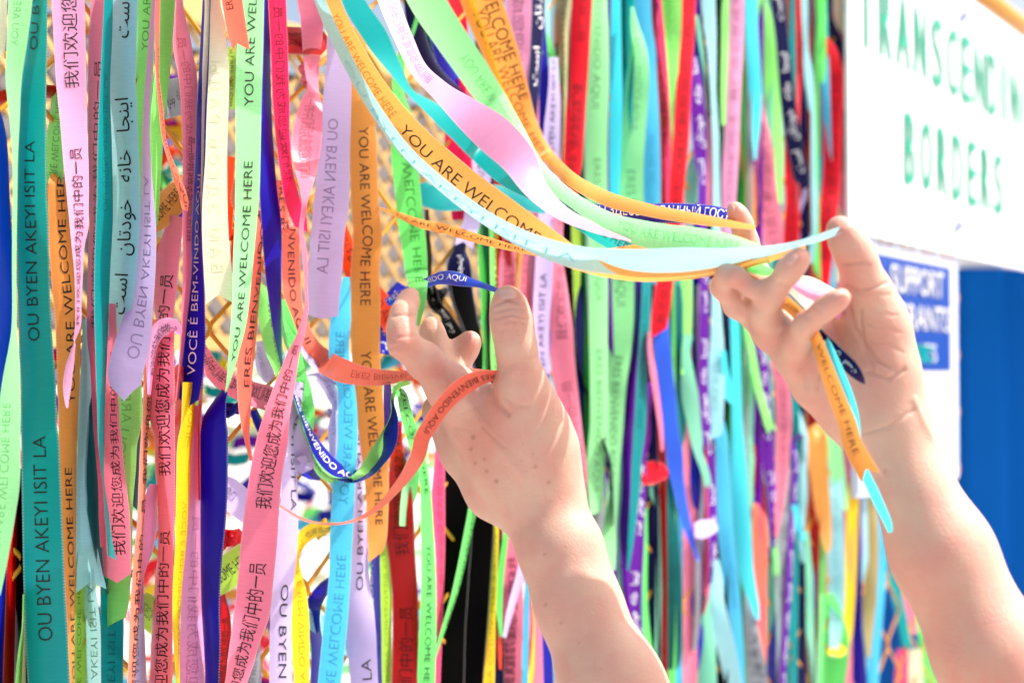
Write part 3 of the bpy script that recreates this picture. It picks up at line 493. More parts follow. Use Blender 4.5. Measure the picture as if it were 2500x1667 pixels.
rib('green','green ribbon with black capitals curving down from under the palm',.05,'H@150,1040,30,.92 H@195,1060,60,.92 H@235,1180,75,.95 H@275,1330,80 H@320,1470,72 L@1395,215,60 L400:1376,1447 L600:1378,1460 L800:1380,1470 L1000:1378,1476 L1250:1366,1476 L1568:1354,1470',text=['YOU 1324 1700','YOU 775 1208'],tilt=1)
rib('mint','short mint ribbon tail with a square cut end below the palm',.042,'H@330,1380,40 H@350,1450,60 L@1330,190,100 L@1310,330,100 L@1275,500,62 L@1268,566,50',end='cut',text=['YOU L@1330,150 L@1260,1000 m f=.2'])
rib('hot','dusky pink ribbon strip against the black gap at the bottom centre',.02,'H1350:420,500 L80:1470,1534 L400:1446,1532 L700:1468,1532 L1000:1478,1524 L1300:1476,1512 L1568:1466,1502',text=['CH 1430 1030 f=.45 o=.1'])
rib('black','black ribbon filling the gap left of the forearm',.008,'H1300:480,640 M150:200,330 M500:215,400 M900:210,380 M1200:190,360 M1568:170,350')
rib('black','second black ribbon overlapping in the gap beside the forearm',.014,'H1400:560,760 M150:330,520 M500:350,540 M900:340,520 M1200:320,500 M1568:290,470')
rib('green','thin green ribbon curving across the black gap left of the forearm',.03,'M@425,200,40 M@418,330,46 M@398,480,52 M@365,640,46 M@325,840,44 M@285,1000,36 M@225,1190,26 M@170,1355,12 M@150,1420,8',text=['ERES M@425,250 M@230,1180'],tilt=1)
rib('yellow','golden ribbon with dark letters just left of the forearm',.026,'M250:510,560 M430:512,570 M600:515,570 M900:502,560 M1200:484,548 M1400:470,545 M1568:458,542',text=['VOCE M@545,600 M@500,1700 m f=.5 o=.2'])
rib('green','small green ribbon tail beside the forearm',.034,'M450:590,640 M600:602,634 M750:578,616 M900:560,602 M1100:555,592 M1270:576,592')
rib('pink','pink ribbon with Chinese characters half hidden by the forearm',.014,'M350:570,650 M500:570,670 M800:598,708 M1000:596,724 M1250:552,722 M1568:536,712',text=['CH M@650,770 M@640,2000 m f=.85','CH M@640,1580 M@640,1050 f=.9'])
rib('ored','orange red tail glimpsed at the bottom left of the forearm',.018,'M1100:550,580 M1250:545,588 M1480:560,586')
rib('lilac','thin lilac ribbon crossing the pink beside the forearm',.03,'M@730,760,40 M@705,880,50 M@665,1020,48 M@630,1150,36 M@600,1275,14')
rib('sky','steel blue ribbon strip along the left of the forearm',.008,'M800:730,770 M900:735,766 M1200:720,762 M1568:712,756')
rib('yellow','thin yellow ribbon strand low beside the forearm',.006,'M950:770,800 M1150:790,810 M1350:780,806 M1500:760,800 M1568:740,790')
rib('olive','pale green tab lettered in black between the navy ribbon and the pink diagonal',.02,'L@-10,960,150 L@60,920,200 L@130,870,215 L@220,800,200 L@280,750,190',text=['WELCOME_HERE L@-160,1040 L@330,720'],W=.03)
rib('olive','green tab with black letters ME low between the pink ribbons',.004,'K@880,1040,150 K@930,1090,190 K@985,1150,190 K@1050,1220,170',text=['YOU_ARE_WELCOME K@600,760 K@975,1130'],W=.03)
rib('lilac','lilac tab with a black letter A right of the broad navy ribbon',.018,'L@90,300,150 L@150,350,190 L@220,410,190 L@300,480,180',text=['OU L@-300,-40 L@190,380'],W=.028)
rib('red','small red knot of ribbon on the wire right of the broad navy ribbon',.016,'L@70,600,60 L@130,640,110 L@190,640,110 L@240,600,60',knot=[(560,1312,40,.02)])
rib('orange','tan ribbon fold with black letters ERE left of the pink fold',.012,'A@930,1480,60 A@985,1420,140 A@1060,1330,190 A@1140,1230,170 A@1200,1150,120',text=['WELCOME_HERE A@760,1760 A@1150,1230'])
rib('dred','dark red bit of ribbon crossing behind the teal ribbon',.0,'A@-40,640,90 A@60,610,90 A@200,588,84 A@300,585,84 A@420,592,84')
rib('grey','grey tab with a script mark left of the pink fold near the top',.004,'A@1000,700,170 A@1060,650,230 A@1120,620,240 A@1200,580,200',text=['FA A@1010,700 A@1400,480 h=.3'])
rib('olive','olive yellow ribbon glimpsed between the cream and mint ribbons',.006,'B300:405,470 B450:412,476 B600:415,470 B700:420,462',text=['YOU 100 330'])
rib('dred','dark red ribbon low between the navy ribbon and pink diagonal',.012,'L1000:80,130 L1150:90,165 L1300:80,170 L1568:60,165',text=['CH L@130,1700 L@140,1150 f=.8'])
# --- centre, behind and around the left hand
rib('dnavy','dark navy ribbon with a white script mark hanging behind the fingers',.02,'H40:555,640 H150:540,620 H230:504,650 H330:495,660 H420:512,668 H550:552,690 H700:605,715 H850:650,740 H1000:680,760',text=['FA H@700,950 H@560,200 w h=.26'],tilt=1)
rib('black','black ribbon running down between thumb and fingertips of the left hand',.022,'H340:512,650 H450:530,668 H600:585,702 H750:640,728 H900:672,748 H1000:690,760',tilt=1)
rib('black','black ribbon tied in a knot with a white script mark behind the fingers',.024,'H-100:358,385 H60:362,392 H200:370,405 H320:372,404 H420:360,440 H520:390,478 H560:440,520 H640:455,570 H720:460,615 H800:464,560 H860:478,512',text=['FA H@470,700 H@380,380 w h=.3'],knot=[(1063,728,50,.02)])
rib('royal','bright blue ribbon reading AQUI stretched from behind the hand to the thumb',.06,'T@500,1350,120,1.08 T@640,1270,120,1.06 T@900,1150,125,1.02 T@1050,1080,130,.99 T@1180,1040,165,.96 T@1300,1035,185,.94 T@1420,1060,170,.92 T@1560,1095,115,.905 T@1680,1125,80,.895 T@1800,1165,70,.885 T@1920,1210,55,.88',text=['ERES T@-100,1500 T@1500,1050 w h=.4 o=-.03'],tilt=1,wob=.2)
rib('lilac','lilac ribbon with black letters and a notched end behind the flying ribbons',.03,'C600:690,810 C850:668,796 C1000:660,785 C1150:652,780 C1300:618,745 C1450:592,705 C1568:566,710 H60:560,690 H140:548,664',end='notch',k=.3,text=['OU C@690,1180 C@740,200'],tilt=1)
rib('crim','raspberry ribbon behind the flying teal and pink ribbons',.014,'C500:470,620 C700:474,638 C850:484,648 C950:488,656 C1100:505,665 C1250:515,680 C1400:530,690',text=['CH C@600,1400 C@560,700 m f=.3'])
rib('teal','teal ribbon tail lying sideways with a rounded fold under the flying ribbons',.04,'C@330,1170,90 C@350,1225,150 C@430,1265,155 C@560,1270,150 C@720,1250,140 C@880,1255,130 C@1020,1300,100 C@1130,1340,60')
rib('green','thin green ribbon left of the thumb, outermost of three',.02,'H-100:690,720 H100:694,724 H300:702,752 H450:715,755 H600:716,746 H750:730,752 H950:728,756',text=[])
rib('black','black strip between two thin green ribbons left of the thumb',.012,'H-100:730,775 H150:744,782 H400:752,786 H600:752,780 H950:750,790')
rib('teal','teal sliver behind the thin green ribbons left of the thumb',.008,'C1350:720,770 H0:722,756 H200:730,758 H400:735,760')
rib('lime','thin lime ribbon with tiny dark letters touching the thumb',.03,'H-60:764,792 H60:770,796 H300:775,808 H600:780,806 H800:778,812 H950:785,828',text=['YOU 590 900 h=.6','YOU 480 590 h=.6'])
rib('yellow','amber ribbon strip behind the thumb tip',.0,'H-50:800,850 H100:800,846 H300:800,840 H600:800,835')
rib('pink','rippled pink ribbon behind the thumb tip',.016,'H50:880,920 H120:862,928 H200:838,938 H300:832,940 H400:830,940 H550:850,940',text=['CH 760 560 f=.7 o=.2'],cup=-.006)
rib('peach','narrow peach ribbon with small letters right of the thumb tip',.01,'H50:930,990 H150:935,986 H300:945,970 H450:935,960 H600:940,970',text=['YOU H@960,150 H@955,900'])
rib('pink','pink ribbon with characters along its edge right of the thumb',.014,'H100:975,1032 H200:985,1032 H300:972,1032 H450:962,1030 H600:990,1040 H800:1010,1060',text=['CH 730 480 o=-.2'])
rib('grey','grey ribbon strip between the pink and lilac ribbons right of the thumb',.006,'H50:1025,1070 H250:1028,1068 H500:1034,1066 H700:1045,1080 H900:1080,1130')
rib('lilac','lilac ribbon reading AKEYI ISIT LA right of the thumb',.024,'W550:555,640 W650:552,640 W800:548,650 W1000:530,660 W1200:505,660 W1400:492,660 W1568:486,665 H0:1078,1184 H200:1066,1178 H400:1055,1172 H600:1048,1155 H800:1060,1152 H950:1080,1158',text=['OU 985 665','OU W@620,1640 W@610,260'],tilt=1)
rib('pink','pink ribbon with grey Chinese characters bending around the knuckle side of the hand',.03,'H-60:1178,1240 H100:1176,1240 H220:1178,1242 H400:1160,1266 H550:1152,1288 H700:1150,1306 H900:1163,1318 H1000:1178,1330 H1200:1230,1352 H1400:1290,1374 H1568:1325,1388 M150:1050,1126 M400:1075,1134 M600:1100,1140',text=['CH 832 440 f=.7','CH 1325 928 f=.5'],tilt=1)
rib('olive','pale olive ribbon between the pink and mint ribbons at centre',.012,'H-60:1240,1360 H100:1250,1360 H230:1252,1356 H400:1272,1352 H550:1285,1345 H700:1300,1342 H850:1308,1338',text=['YOU 620 860 f=.4'])
rib('black','black ribbon slanting behind the left mint ribbon',.004,'H500:1330,1360 H700:1312,1345 H850:1305,1340 H1000:1325,1375 H1150:1390,1430 H1300:1420,1450')
rib('lime','lime strip curving beside the black ribbon behind the mint pair',.0,'H600:1345,1375 H800:1330,1370 H950:1320,1372 H1100:1360,1410 H1300:1370,1420 H1568:1390,1430')
# --- top centre
rib('dnavy','dark navy ribbon bunched behind the flying pink ribbon',.03,'C@270,-60,110 C@290,80,120 C@310,230,110 C@370,400,110 C@460,530,120 C@580,620,90',tilt=1)
rib('dteal','dark teal ribbon tucked between navy ribbons at top centre',.012,'C@330,-40,120 C@350,140,140 C@400,300,120 C@430,430,60')
rib('navy','navy ribbon slanting left of the flying mint ribbon',.02,'C@420,120,90 C@450,280,100 C@500,430,110 C@580,580,90 C@630,680,60')
rib('red','bright red ribbon at top centre behind the flying mint ribbon',.004,'C-60:490,600 C0:500,600 C150:545,630 C300:570,632 C420:540,600 C560:500,560')
rib('salmon','faded salmon ribbon below the flying mint ribbon',.0,'C@560,480,80 C@620,600,90 C@680,720,110 C@720,900,130 C@750,1100,130')
rib('lpink','orchid pink ribbon with thin Chinese characters right of the flying peach ribbon',.02,'C-60:880,1042 C0:878,1041 C200:885,1036 C400:892,1026 C600:905,1018 C800:930,1008 C1000:960,1000 C1300:980,1010',text=['CH 260 -330 f=.6 m','CH C@940,440 C@960,1500 f=.6 m'],tilt=1)
rib('dnavy','navy ribbon with white Persian script at top centre',.026,'C-60:1040,1128 C0:1040,1126 C150:1036,1120 C300:1030,1108 C450:1022,1096 C600:1014,1086 C800:1005,1072 C1000:1000,1062 C1200:990,1050',text=['FA 205 -300 w'],tilt=1)
rib('salmon','salmon ribbon strip behind the navy Persian ribbon',-.004,'W100:500,600 W300:520,640 W600:470,560 W900:460,540 W1300:440,500 W1568:430,490')
rib('green','short green ribbon curving from behind the navy Persian ribbon',.01,'W@470,260,60 W@510,400,110 W@560,540,115 W@610,680,90 W@640,800,40',text=['YOU W@480,300 W@650,900'])
rib('cstone','khaki cream ribbon with faint Cyrillic left of the bright red ribbon',.016,'W-60:606,770 W0:606,768 W300:620,740 W600:640,730 W900:650,722 W1200:668,705 W1568:660,690',text=['RU2 420 -160 m f=.4'])
rib('red','bright red ribbon with a dark column of Chinese characters at upper centre right',.034,'W-60:766,972 W0:768,966 W300:752,948 W600:735,932 W900:715,912 W1200:690,893 W1400:672,880 W1568:662,868 C1150:1226,1340 C1250:1220,1330',text=['CH 110 -300 f=.5','CH 205 450 f=.85 h=.5 m'],tilt=1,wob=.6)
rib('mint','mint ribbon with green grey Spanish capitals, left one of the centre right pair',.036,'W-60:958,1110 W0:958,1108 W300:945,1118 W600:928,1124 W900:912,1122 W1200:902,1112 W1568:908,1108 I0:96,218 I200:98,218 I400:100,220 I700:100,218 I1000:104,218 I1300:103,214 I1568:95,200 M150:1132,1246 M350:1142,1240 M485:1150,1216',end='sr',k=.2,text=['ERES -110 264 f=.5 o=-.08','ERES 386 732 f=.5','ERES 852 1195 f=.6'],tilt=1,cup=.001,wob=.7)
rib('cyan','bright cyan ribbon right of the left mint ribbon',.022,'D-60:210,300 D0:213,301 D300:225,306 D700:225,312 D1000:215,304 D1300:205,290 D1568:200,280 I100:210,270 I300:215,260',text=[])
rib('teal','teal ribbon behind the twisting mint ribbon at upper centre right',.012,'D-60:290,390 D0:295,388 D300:300,392 D600:290,380 D900:270,370 D1200:250,350')
rib('mint','twisting mint ribbon that starts at a sharp tip, right one of the centre right pair',.04,'D45:368,382 D120:364,402 D200:362,428 D300:358,462 D400:352,480 D600:330,482 D800:312,464 D1000:292,450 D1200:284,446 D1400:278,440 I0:258,410 I200:235,398 I350:224,390 I600:224,384 I800:216,368 I1000:205,340 I1300:198,318 I1568:190,294 M200:1262,1340 M400:1255,1330 M650:1230,1318 M850:1280,1312',text=['ERES D@430,60 D@365,830 f=.4','ERES D@350,1100 I@300,530 f=.6','ERES I@270,830 M@1280,250 f=.8'],tilt=-1,cup=.001,wob=.7)
rib('dgreen','dark green ribbon under the right mint ribbon',.01,'M350:1215,1330 M480:1210,1320 M600:1205,1315 M750:1230,1310 M900:1270,1310')
rib('dnavy','narrow navy ribbon with white script beside the mint pair',.046,'I1350:200,225 M0:1230,1262 M150:1245,1285 M250:1262,1296 M380:1275,1300 M560:1290,1302',text=['FA M@1290,420 I@210,1350 w'])
rib('sky','azure ribbon right of the twisting mint ribbon with a frayed pale end',.026,'D-60:380,492 D0:382,494 D200:402,506 D300:420,522 D500:440,532 D700:440,544 D900:440,552 D1200:436,556 D1400:430,552 I100:405,545 I250:395,535 I380:392,528',end='notch',k=.15,text=['YOU 330 560 f=.3'],tilt=1)
rib('purple','purple ribbon scrap at the top beside the azure ribbon',.004,'D-60:470,560 D30:485,545 D150:495,530 D260:500,535 D400:500,545')
rib('hot','rose pink ribbon left of the lime and red ribbons at upper right',.02,'D-60:512,560 D0:518,562 D300:524,590 D600:536,612 D900:550,622 D1200:556,612 D1400:555,605',text=['CH 540 60 f=.5'])
rib('lime','lime ribbon tapering behind the upper right red ribbon',.03,'D-60:540,692 D0:548,692 D200:566,688 D400:582,672 D600:602,662 D800:612,646 D950:625,640',text=['YOU 330 -120 m f=.3'],tilt=1)
rib('red','red ribbon with dark characters and a slanted end in the upper right cluster',.042,'D-60:692,785 D0:690,782 D300:675,768 D600:652,750 D900:632,738 D1200:604,708 D1400:590,690 I100:560,680 I250:540,660 I400:520,634 I500:506,622 I600:494,606 I690:490,592',end='sr',k=.35,text=['CH 60 600 f=.8 m','CH 620 1000 f=.8 m'],tilt=1,wob=.7)
rib('purple','violet ribbon with white Persian script right of the red slanted ribbon',.03,'D360:752,786 D450:746,806 D600:744,836 D800:750,848 D1000:770,852 D1200:790,852 D1400:800,850 I200:804,862 I500:804,866 I800:800,864 I1000:796,860 I1200:804,872 I1400:818,890 I1568:828,904 N150:562,645 N300:580,650 N600:604,656 N800:602,650 N950:600,625',text=['FA 450 130 w','FA 760 500 w','FA 1110 830 w','FA 1480 1180 w'],tilt=1)
rib('mintg','grey mint strip behind the violet ribbon at upper right',.012,'D100:755,800 D250:765,820 D400:790,838 D600:825,850 D800:835,855 D1100:720,800 D1300:700,790')
rib('dred','thin dark red ribbon beside the grey mint strip at upper right',.006,'D0:775,812 D200:790,830 D400:815,852 D600:835,870 D750:850,880')
rib('pink','pink sliver right of the violet ribbon',.016,'D700:845,875 D900:850,890 D1200:845,892 D1400:845,890')
rib('ice','pale ice ribbon with a silvery top at upper right',.028,'D-60:800,906 D0:806,906 D150:832,910 D300:850,912 D450:866,912 D600:876,912 D900:886,932 D1200:890,942 D1400:888,940 I100:880,940',tilt=1)
rib('ice','ice blue ribbon with a clipped house-shaped end below the flying ribbons',.036,'I350:880,930 I470:882,942 I600:880,946 I750:876,958 I900:868,964 I1100:845,962 I1250:828,956 I1330:830,945',end='point',k=.3,text=['OU 1000 620 f=.3'],tilt=1)
rib('cyan','small cyan flap folded beside the house-shaped ice ribbon',.04,'I800:945,970 I900:948,984 I1000:950,1005 I1080:958,1022 I1140:1010,1030')
rib('dgreen','grey green ribbon strip right of the pale ice ribbon',.01,'D-60:905,970 D100:912,975 D400:920,970 D700:915,965 D1000:900,960')
rib('lpink','light pink ribbon with small dark characters in the upper right cluster',.038,'D-60:985,1090 D0:986,1088 D300:976,1082 D600:966,1068 D900:956,1058 D1200:945,1040 D1320:940,1032 D1500:930,1020',text=['CH 250 -250 f=.6','CH 530 285 f=.6'],tilt=1)
rib('lime','thin lime edge left of the light pink ribbon at upper right',.03,'D-60:965,1000 D0:955,995 D300:945,990 D600:940,980 D800:945,970')
rib('orange','brownish orange ribbon shaded behind the cyan tip at upper right',.014,'D350:1062,1090 D500:1060,1110 D700:1058,1126 D900:1054,1136 D1100:1075,1152 D1300:1100,1162 D1500:1130,1180 I0:1150,1190')
rib('cyan','cyan ribbon narrowing to a downward tip at upper right',.034,'D-60:1092,1172 D0:1094,1172 D200:1098,1178 D400:1108,1190 D600:1114,1202 D800:1132,1192 D900:1142,1180 D1020:1152,1164',tilt=1)
rib('lime','olive lime ribbon curving over left of the navy script ribbon',.026,'D-60:1160,1215 D0:1166,1226 D100:1172,1262 D300:1180,1292 D450:1200,1304 D600:1228,1314 D800:1264,1330 D1000:1284,1338 D1150:1290,1334 D1300:1300,1335',tilt=1)
rib('pink','pink ribbon with characters widening downward behind the index fingertip',.03,'D600:1195,1210 D720:1186,1222 D900:1166,1262 D1100:1158,1288 D1300:1166,1312 D1500:1180,1332 J80:340,520 J200:370,545 J350:420,556 J450:440,560',text=['CH 300 720 f=.7 m'],tilt=1)
rib('dnavy','dark navy ribbon with grey script and a pointed end at the right of the cluster',.044,'D-60:1248,1340 D0:1254,1344 D200:1284,1368 D400:1298,1390 D600:1314,1412 D800:1338,1440 D1000:1372,1478 D1100:1395,1500 D1190:1416,1510',end='point',k=.25,text=['FA 425 130 w','FA 45 -250 w'],tilt=1,wob=.6)
rib('red','red ribbon with dark marks right behind the navy pointed ribbon',.02,'D-60:1350,1452 D0:1355,1452 D200:1370,1458 D400:1385,1462 D600:1375,1450 D900:1345,1440 D1200:1348,1442 D1450:1345,1436 J100:568,660 J250:556,662 J400:550,655 J550:540,640',text=['CH 300 -200 f=.6','CH 680 330 f=.7'],tilt=1)
rib('ice','slim ice ribbon right of the navy pointed ribbon',.03,'D-60:1450,1492 D0:1454,1494 D300:1456,1500 D500:1460,1530 D800:1480,1542 D1100:1496,1546 D1300:1490,1550 D1500:1488,1555 J100:700,775 J300:700,770 J500:690,750')
rib('dkgrey','charcoal ribbon hanging near the white sign',.02,'E-60:180,236 E0:184,238 E300:190,262 E500:212,270 E650:236,280 E850:255,285 E1000:262,285')
rib('green','green ribbon with a rounded end near the white sign',.028,'E-60:226,308 E0:230,306 E200:238,306 E350:250,305 E450:264,303 E530:274,296')
rib('dnavy','navy strip behind the red ribbon nearest the sign',.008,'E-60:300,352 E100:300,350 E300:330,420 E550:360,442 E800:380,425 E1100:380,410')
rib('red','red ribbon with small dark characters nearest the white sign',.034,'E240:292,312 E320:300,372 E450:312,412 E700:300,412 E900:290,408 E1200:275,396 E1400:266,385 E1568:258,352 J200:776,900 J350:770,885 J500:760,868 J650:748,850 J720:745,845',text=['CH 180 640 f=.75 m'],tilt=1,wob=.7)
rib('cream','pale cream ribbon hanging along the left edge of the white sign',.018,'E-60:340,420 E0:346,416 E300:380,440 E600:430,502 E900:412,496 E1200:396,484 E1400:388,478 J150:905,1000 J300:895,985 J450:880,965 J620:860,955',text=['RU2 150 620 f=.25'])
rib('dgreen','dark green ribbon between the ice and red ribbons near the sign',.012,'E300:200,235 E600:205,245 E900:215,255 E1200:220,262 E1500:220,262 J250:760,790')
rib('lilac','lavender ribbon strip behind the red ribbon near the index finger',.004,'E1000:140,185 E1300:135,185 E1568:130,180 J150:640,690 J350:640,690')
# --- lower right cluster
rib('purple','dark purple ribbon left of the lower teal ribbon',.018,'I350:390,440 I500:388,432 I700:372,420 I1000:342,398 I1300:318,380 I1568:300,372 N100:28,112 N350:30,105 N600:20,90 N900:30,90 N1100:60,110')
rib('teal','teal ribbon tapering to a tip over the purple script ribbon',.036,'I300:438,498 I450:436,495 I700:424,490 I1000:402,474 I1300:385,462 I1568:374,432 N150:112,174 N300:104,168 N450:100,150 N600:90,132 N750:84,110 N850:80,92',text=['YOU 720 1050 f=.5'],tilt=1)
rib('purple','purple ribbon with white Persian script right of the forearm',.026,'I1000:460,500 I1200:445,492 I1400:432,482 I1568:425,470 N100:140,212 N300:128,206 N500:120,196 N700:106,190 N900:80,180 N1100:70,172 N1300:100,180 N1450:120,175',text=['FA 1300 1130 w','FA 1600 1400 w'],tilt=1)
rib('pink','thin pink ribbon strand slanting over the blue ribbon',.044,'I680:475,500 I780:474,502 I950:492,530 I1150:522,556 I1300:545,572 I1440:562,574')
rib('blue','cornflower blue ribbon tapering below the red slanted end',.036,'I560:555,610 I640:515,612 I750:512,618 I900:524,632 I1100:548,656 I1300:566,672 I1568:590,694 N100:325,436 N250:355,444 N400:390,462 N550:430,490 N700:490,522 N790:528,542',tilt=1)
rib('dteal','deep teal ribbon with a rounded end in the lower right cluster',.024,'I380:620,690 I550:605,700 I700:605,700 I900:625,710 I1100:645,715 I1300:640,720 N200:330,400 N400:318,408 N600:308,412 N850:302,428 N1050:300,437 N1300:294,434 N1420:305,425 N1480:332,402',text=['YOU 1230 1480 f=.25'],tilt=1)
rib('lime','mint lime ribbon hanging below the flying ribbons at centre right',.03,'I300:676,758 I400:684,758 I600:692,756 I750:690,748 I850:688,735 I950:686,720')
rib('mintg','pale sage ribbon curving with a forked tip across the violet ribbon',.04,'I700:700,760 I800:690,745 I950:686,770 I1100:692,800 I1250:722,812 I1400:756,826 I1568:798,844 N80:505,560 N180:540,592 N250:562,612 N320:578,622',end='notch',k=.5,tilt=1)
rib('grey','grey ribbon strip behind the violet ribbon at lower right',.01,'I380:745,805 I600:750,802 I900:770,802 I1200:770,810 N50:505,555 N400:490,562 N800:480,552 N1100:484,548 N1250:486,540 N1360:490,520')
rib('sky','turquoise blue ribbon right of the violet script ribbon, lower right',.03,'I1250:900,960 I1400:900,985 N0:640,722 N300:650,742 N600:660,757 N750:672,772 N900:690,792 N1050:715,806 N1200:745,816 N1400:772,826 N1568:786,832',text=['YOU 1290 1480 f=.25'],tilt=1)
rib('cyan','vivid cyan ribbon curving to a pointed end at lower right',.044,'I520:995,1050 I700:1002,1060 I900:1008,1066 I1200:1008,1074 I1450:1005,1082 N100:745,836 N300:744,850 N500:752,862 N700:768,878 N850:790,890 N1000:838,912 N1100:880,926 N1165:908,924',tilt=1)
rib('mintg','sea green ribbon right of the vivid cyan ribbon',.02,'I560:1030,1096 I700:1050,1112 I900:1060,1150 I1200:1068,1152 I1400:1075,1150 N100:832,892 N300:840,885 N600:855,890 N800:860,890',text=['OU 900 1180 f=.25'])
rib('dgreen','dark green strip behind the sea green ribbon',.0,'I500:935,1000 I700:960,1010 I900:970,1010 I1200:965,1010 I1500:960,1005')
rib('lime','thin lime ribbon with forked tip crossing the purple ribbon under the right hand',.046,'I600:1085,1136 I750:1110,1150 I900:1132,1176 I1050:1160,1205 I1200:1200,1252 I1280:1222,1282 I1325:1240,1305',end='notch',k=.6,tilt=1)
rib('purple','bright purple ribbon with white script below the right palm',.03,'I650:1142,1170 I750:1150,1200 I900:1158,1246 I1100:1156,1258 I1300:1165,1275 I1568:1200,1292 N150:938,1022 N300:966,1032 N450:980,1036 N600:990,1038 N700:1000,1030',text=['FA 1070 860 w','FA 1330 1150 w'],tilt=1)
rib('pink','pink ribbon with a tapering tip below the right wrist',.036,'I850:1250,1310 I950:1270,1370 I1100:1286,1390 I1300:1290,1392 I1500:1298,1388 N50:1028,1120 N200:1030,1112 N350:1028,1096 N500:1025,1068 N640:1026,1040',text=['CH 1250 900 f=.5'],tilt=1)
rib('grey','grey ribbon with dark script marks under the pink tip at lower right',.02,'N200:1080,1150 N350:1066,1126 N600:1040,1120 N800:1034,1105 N1000:1028,1095 N1300:1030,1080 N1568:1030,1070',text=['FA 1500 1200'])
rib('purple','slim purple and white script ribbon at lower right',.03,'I1350:1450,1500 N0:1155,1200 N200:1138,1176 N450:1122,1160 N700:1102,1145 N1000:1088,1132 N1300:1068,1108 N1568:1055,1092',text=['FA 1400 1100 w','FA 1700 1420 w'])
rib('ice','ice blue ribbon folding beside the slim purple ribbon',.024,'I1200:1390,1450 I1450:1420,1480 N0:1180,1234 N200:1175,1228 N400:1150,1230 N520:1140,1215 N650:1170,1205 N800:1190,1215')
rib('cyan','small cyan curl beneath the fold at lower right',.034,'N@1150,430,40 N@1160,520,55 N@1185,600,50 N@1205,660,20')
rib('mintg','sea green ribbon snaking down beside the blue strip at lower right',.018,'N600:1180,1240 N750:1190,1252 N900:1205,1268 N1100:1212,1272 N1300:1230,1275 N1568:1245,1280')
rib('peach','peach ribbon with a rounded point hanging below the right wrist',.04,'I1380:1470,1560 N-60:1220,1350 N0:1225,1358 N150:1240,1364 N300:1256,1370 N450:1278,1380 N600:1312,1386 N700:1336,1380 N725:1345,1372',tilt=1)
rib('mint','mint ribbon tapering to a tip beside the peach ribbon',.036,'I1450:1560,1640 N-60:1350,1445 N0:1355,1450 N150:1366,1462 N280:1395,1478 N380:1436,1490 N470:1474,1490',tilt=1)
rib('ice','pale aqua ribbon with faint letters below the mint tip',.026,'N250:1370,1460 N400:1364,1456 N600:1352,1466 N900:1360,1472 N1150:1372,1462 N1300:1372,1442 N1400:1370,1420',text=['OU 1540 1210 f=.3'])
rib('yellow','yellow ribbon folding at its lower end near the right forearm',.034,'N120:1520,1590 N250:1500,1568 N450:1484,1560 N650:1478,1552 N900:1470,1542 N1100:1450,1530 N1250:1412,1518 N1330:1370,1505 N1385:1345,1440',end='sr',k=.3,tilt=1)
rib('blue','blue ribbon strip left of the pale aqua ribbon',.01,'N550:1280,1330 N700:1280,1330 N900:1270,1320 N1100:1268,1305 N1300:1262,1300 N1568:1270,1300')
rib('green','green ribbon behind the yellow fold at the bottom right',.016,'N1000:1335,1400 N1150:1335,1460 N1300:1335,1500 N1450:1336,1490 N1568:1336,1472')
rib('mint','bright mint ribbon strip at the bottom of the lower right cluster',.02,'N1000:1290,1330 N1200:1280,1330 N1400:1272,1322 N1568:1270,1315')
rib('lilac','lilac rounded ribbon end stuck out over the grey strip',.05,'N@650,560,70 N@600,575,105 N@550,590,118 N@510,592,84',name='ribbon')
rib('hot','hot pink ribbon strip ending between the grey and violet ribbons',.02,'N50:568,590 N300:566,595 N600:568,602 N850:560,604 N1000:555,602 N1130:552,572')
rib('ice','pale ice ribbon sweeping diagonally at the bottom right cluster',.034,'N780:640,665 N900:625,690 N1050:604,700 N1200:620,740 N1350:655,775 N1568:705,815',tilt=1)
rib('mintg','sage ribbon standing at the bottom right of the forearm',.022,'N1000:570,615 N1150:555,620 N1300:522,640 N1568:486,652')
rib('grey','pale grey ribbon with a script mark at the bottom right',.026,'N950:830,860 N1080:828,872 N1200:824,912 N1350:824,945 N1568:826,978',text=['FA 1690 1540'])
rib('dred','dark red ribbon fold above the coral ribbon at lower right',.01,'N50:885,905 N150:888,925 N300:888,958 N400:892,972 N520:905,982')
rib('coral','coral ribbon tapering downward in the lower right cluster',.03,'N420:886,910 N520:880,970 N620:880,982 N800:886,976 N1000:890,972 N1200:918,972 N1350:938,970 N1450:952,966',tilt=1)
rib('navy','navy ribbon strip right of the coral taper',.004,'N700:970,1010 N900:976,1032 N1200:975,1034 N1568:970,1034')
rib('lime','short lime ribbon bit below the pink tip',.024,'N600:1000,1035 N700:1004,1042 N800:1010,1048 N880:1016,1050')
rib('red','red ribbon end poking sideways behind the cornflower ribbon',.03,'N@180,230,150 N@240,225,150 N@290,225,130 N@340,250,40')
rib('mintg','pale sage strand left of the deep teal ribbon',.014,'N250:230,290 N350:225,280 N450:262,300 N600:275,312 N900:265,308 N1200:262,300 N1450:255,295')
rib('green','green ribbon right of the purple script beside the forearm',.012,'N450:190,210 N700:182,212 N1000:172,210 N1200:172,225 N1400:210,262 N1568:250,290')
rib('khaki','khaki ribbon beside the right forearm',.02,'O250:540,620 O400:558,628 O600:548,640 O800:536,640 O1000:528,632 O1200:545,610 O1400:568,590')
rib('sky','light blue ribbon along the lower right forearm',.026,'O400:630,680 O540:636,676 O800:630,692 O1000:620,680 O1200:598,664 O1400:575,648 O1568:560,640',tilt=1)
rib('navy','navy ribbon with pale marks at the bottom right of the fence',.01,'O600:500,530 O800:496,526 O1000:486,524 O1200:476,536 O1400:462,555 O1568:455,570')
rib('teal','teal ribbon slanting near the right forearm',.004,'O550:680,710 O700:690,725 O900:700,772 O1100:740,810 O1250:775,836 O1350:790,860')
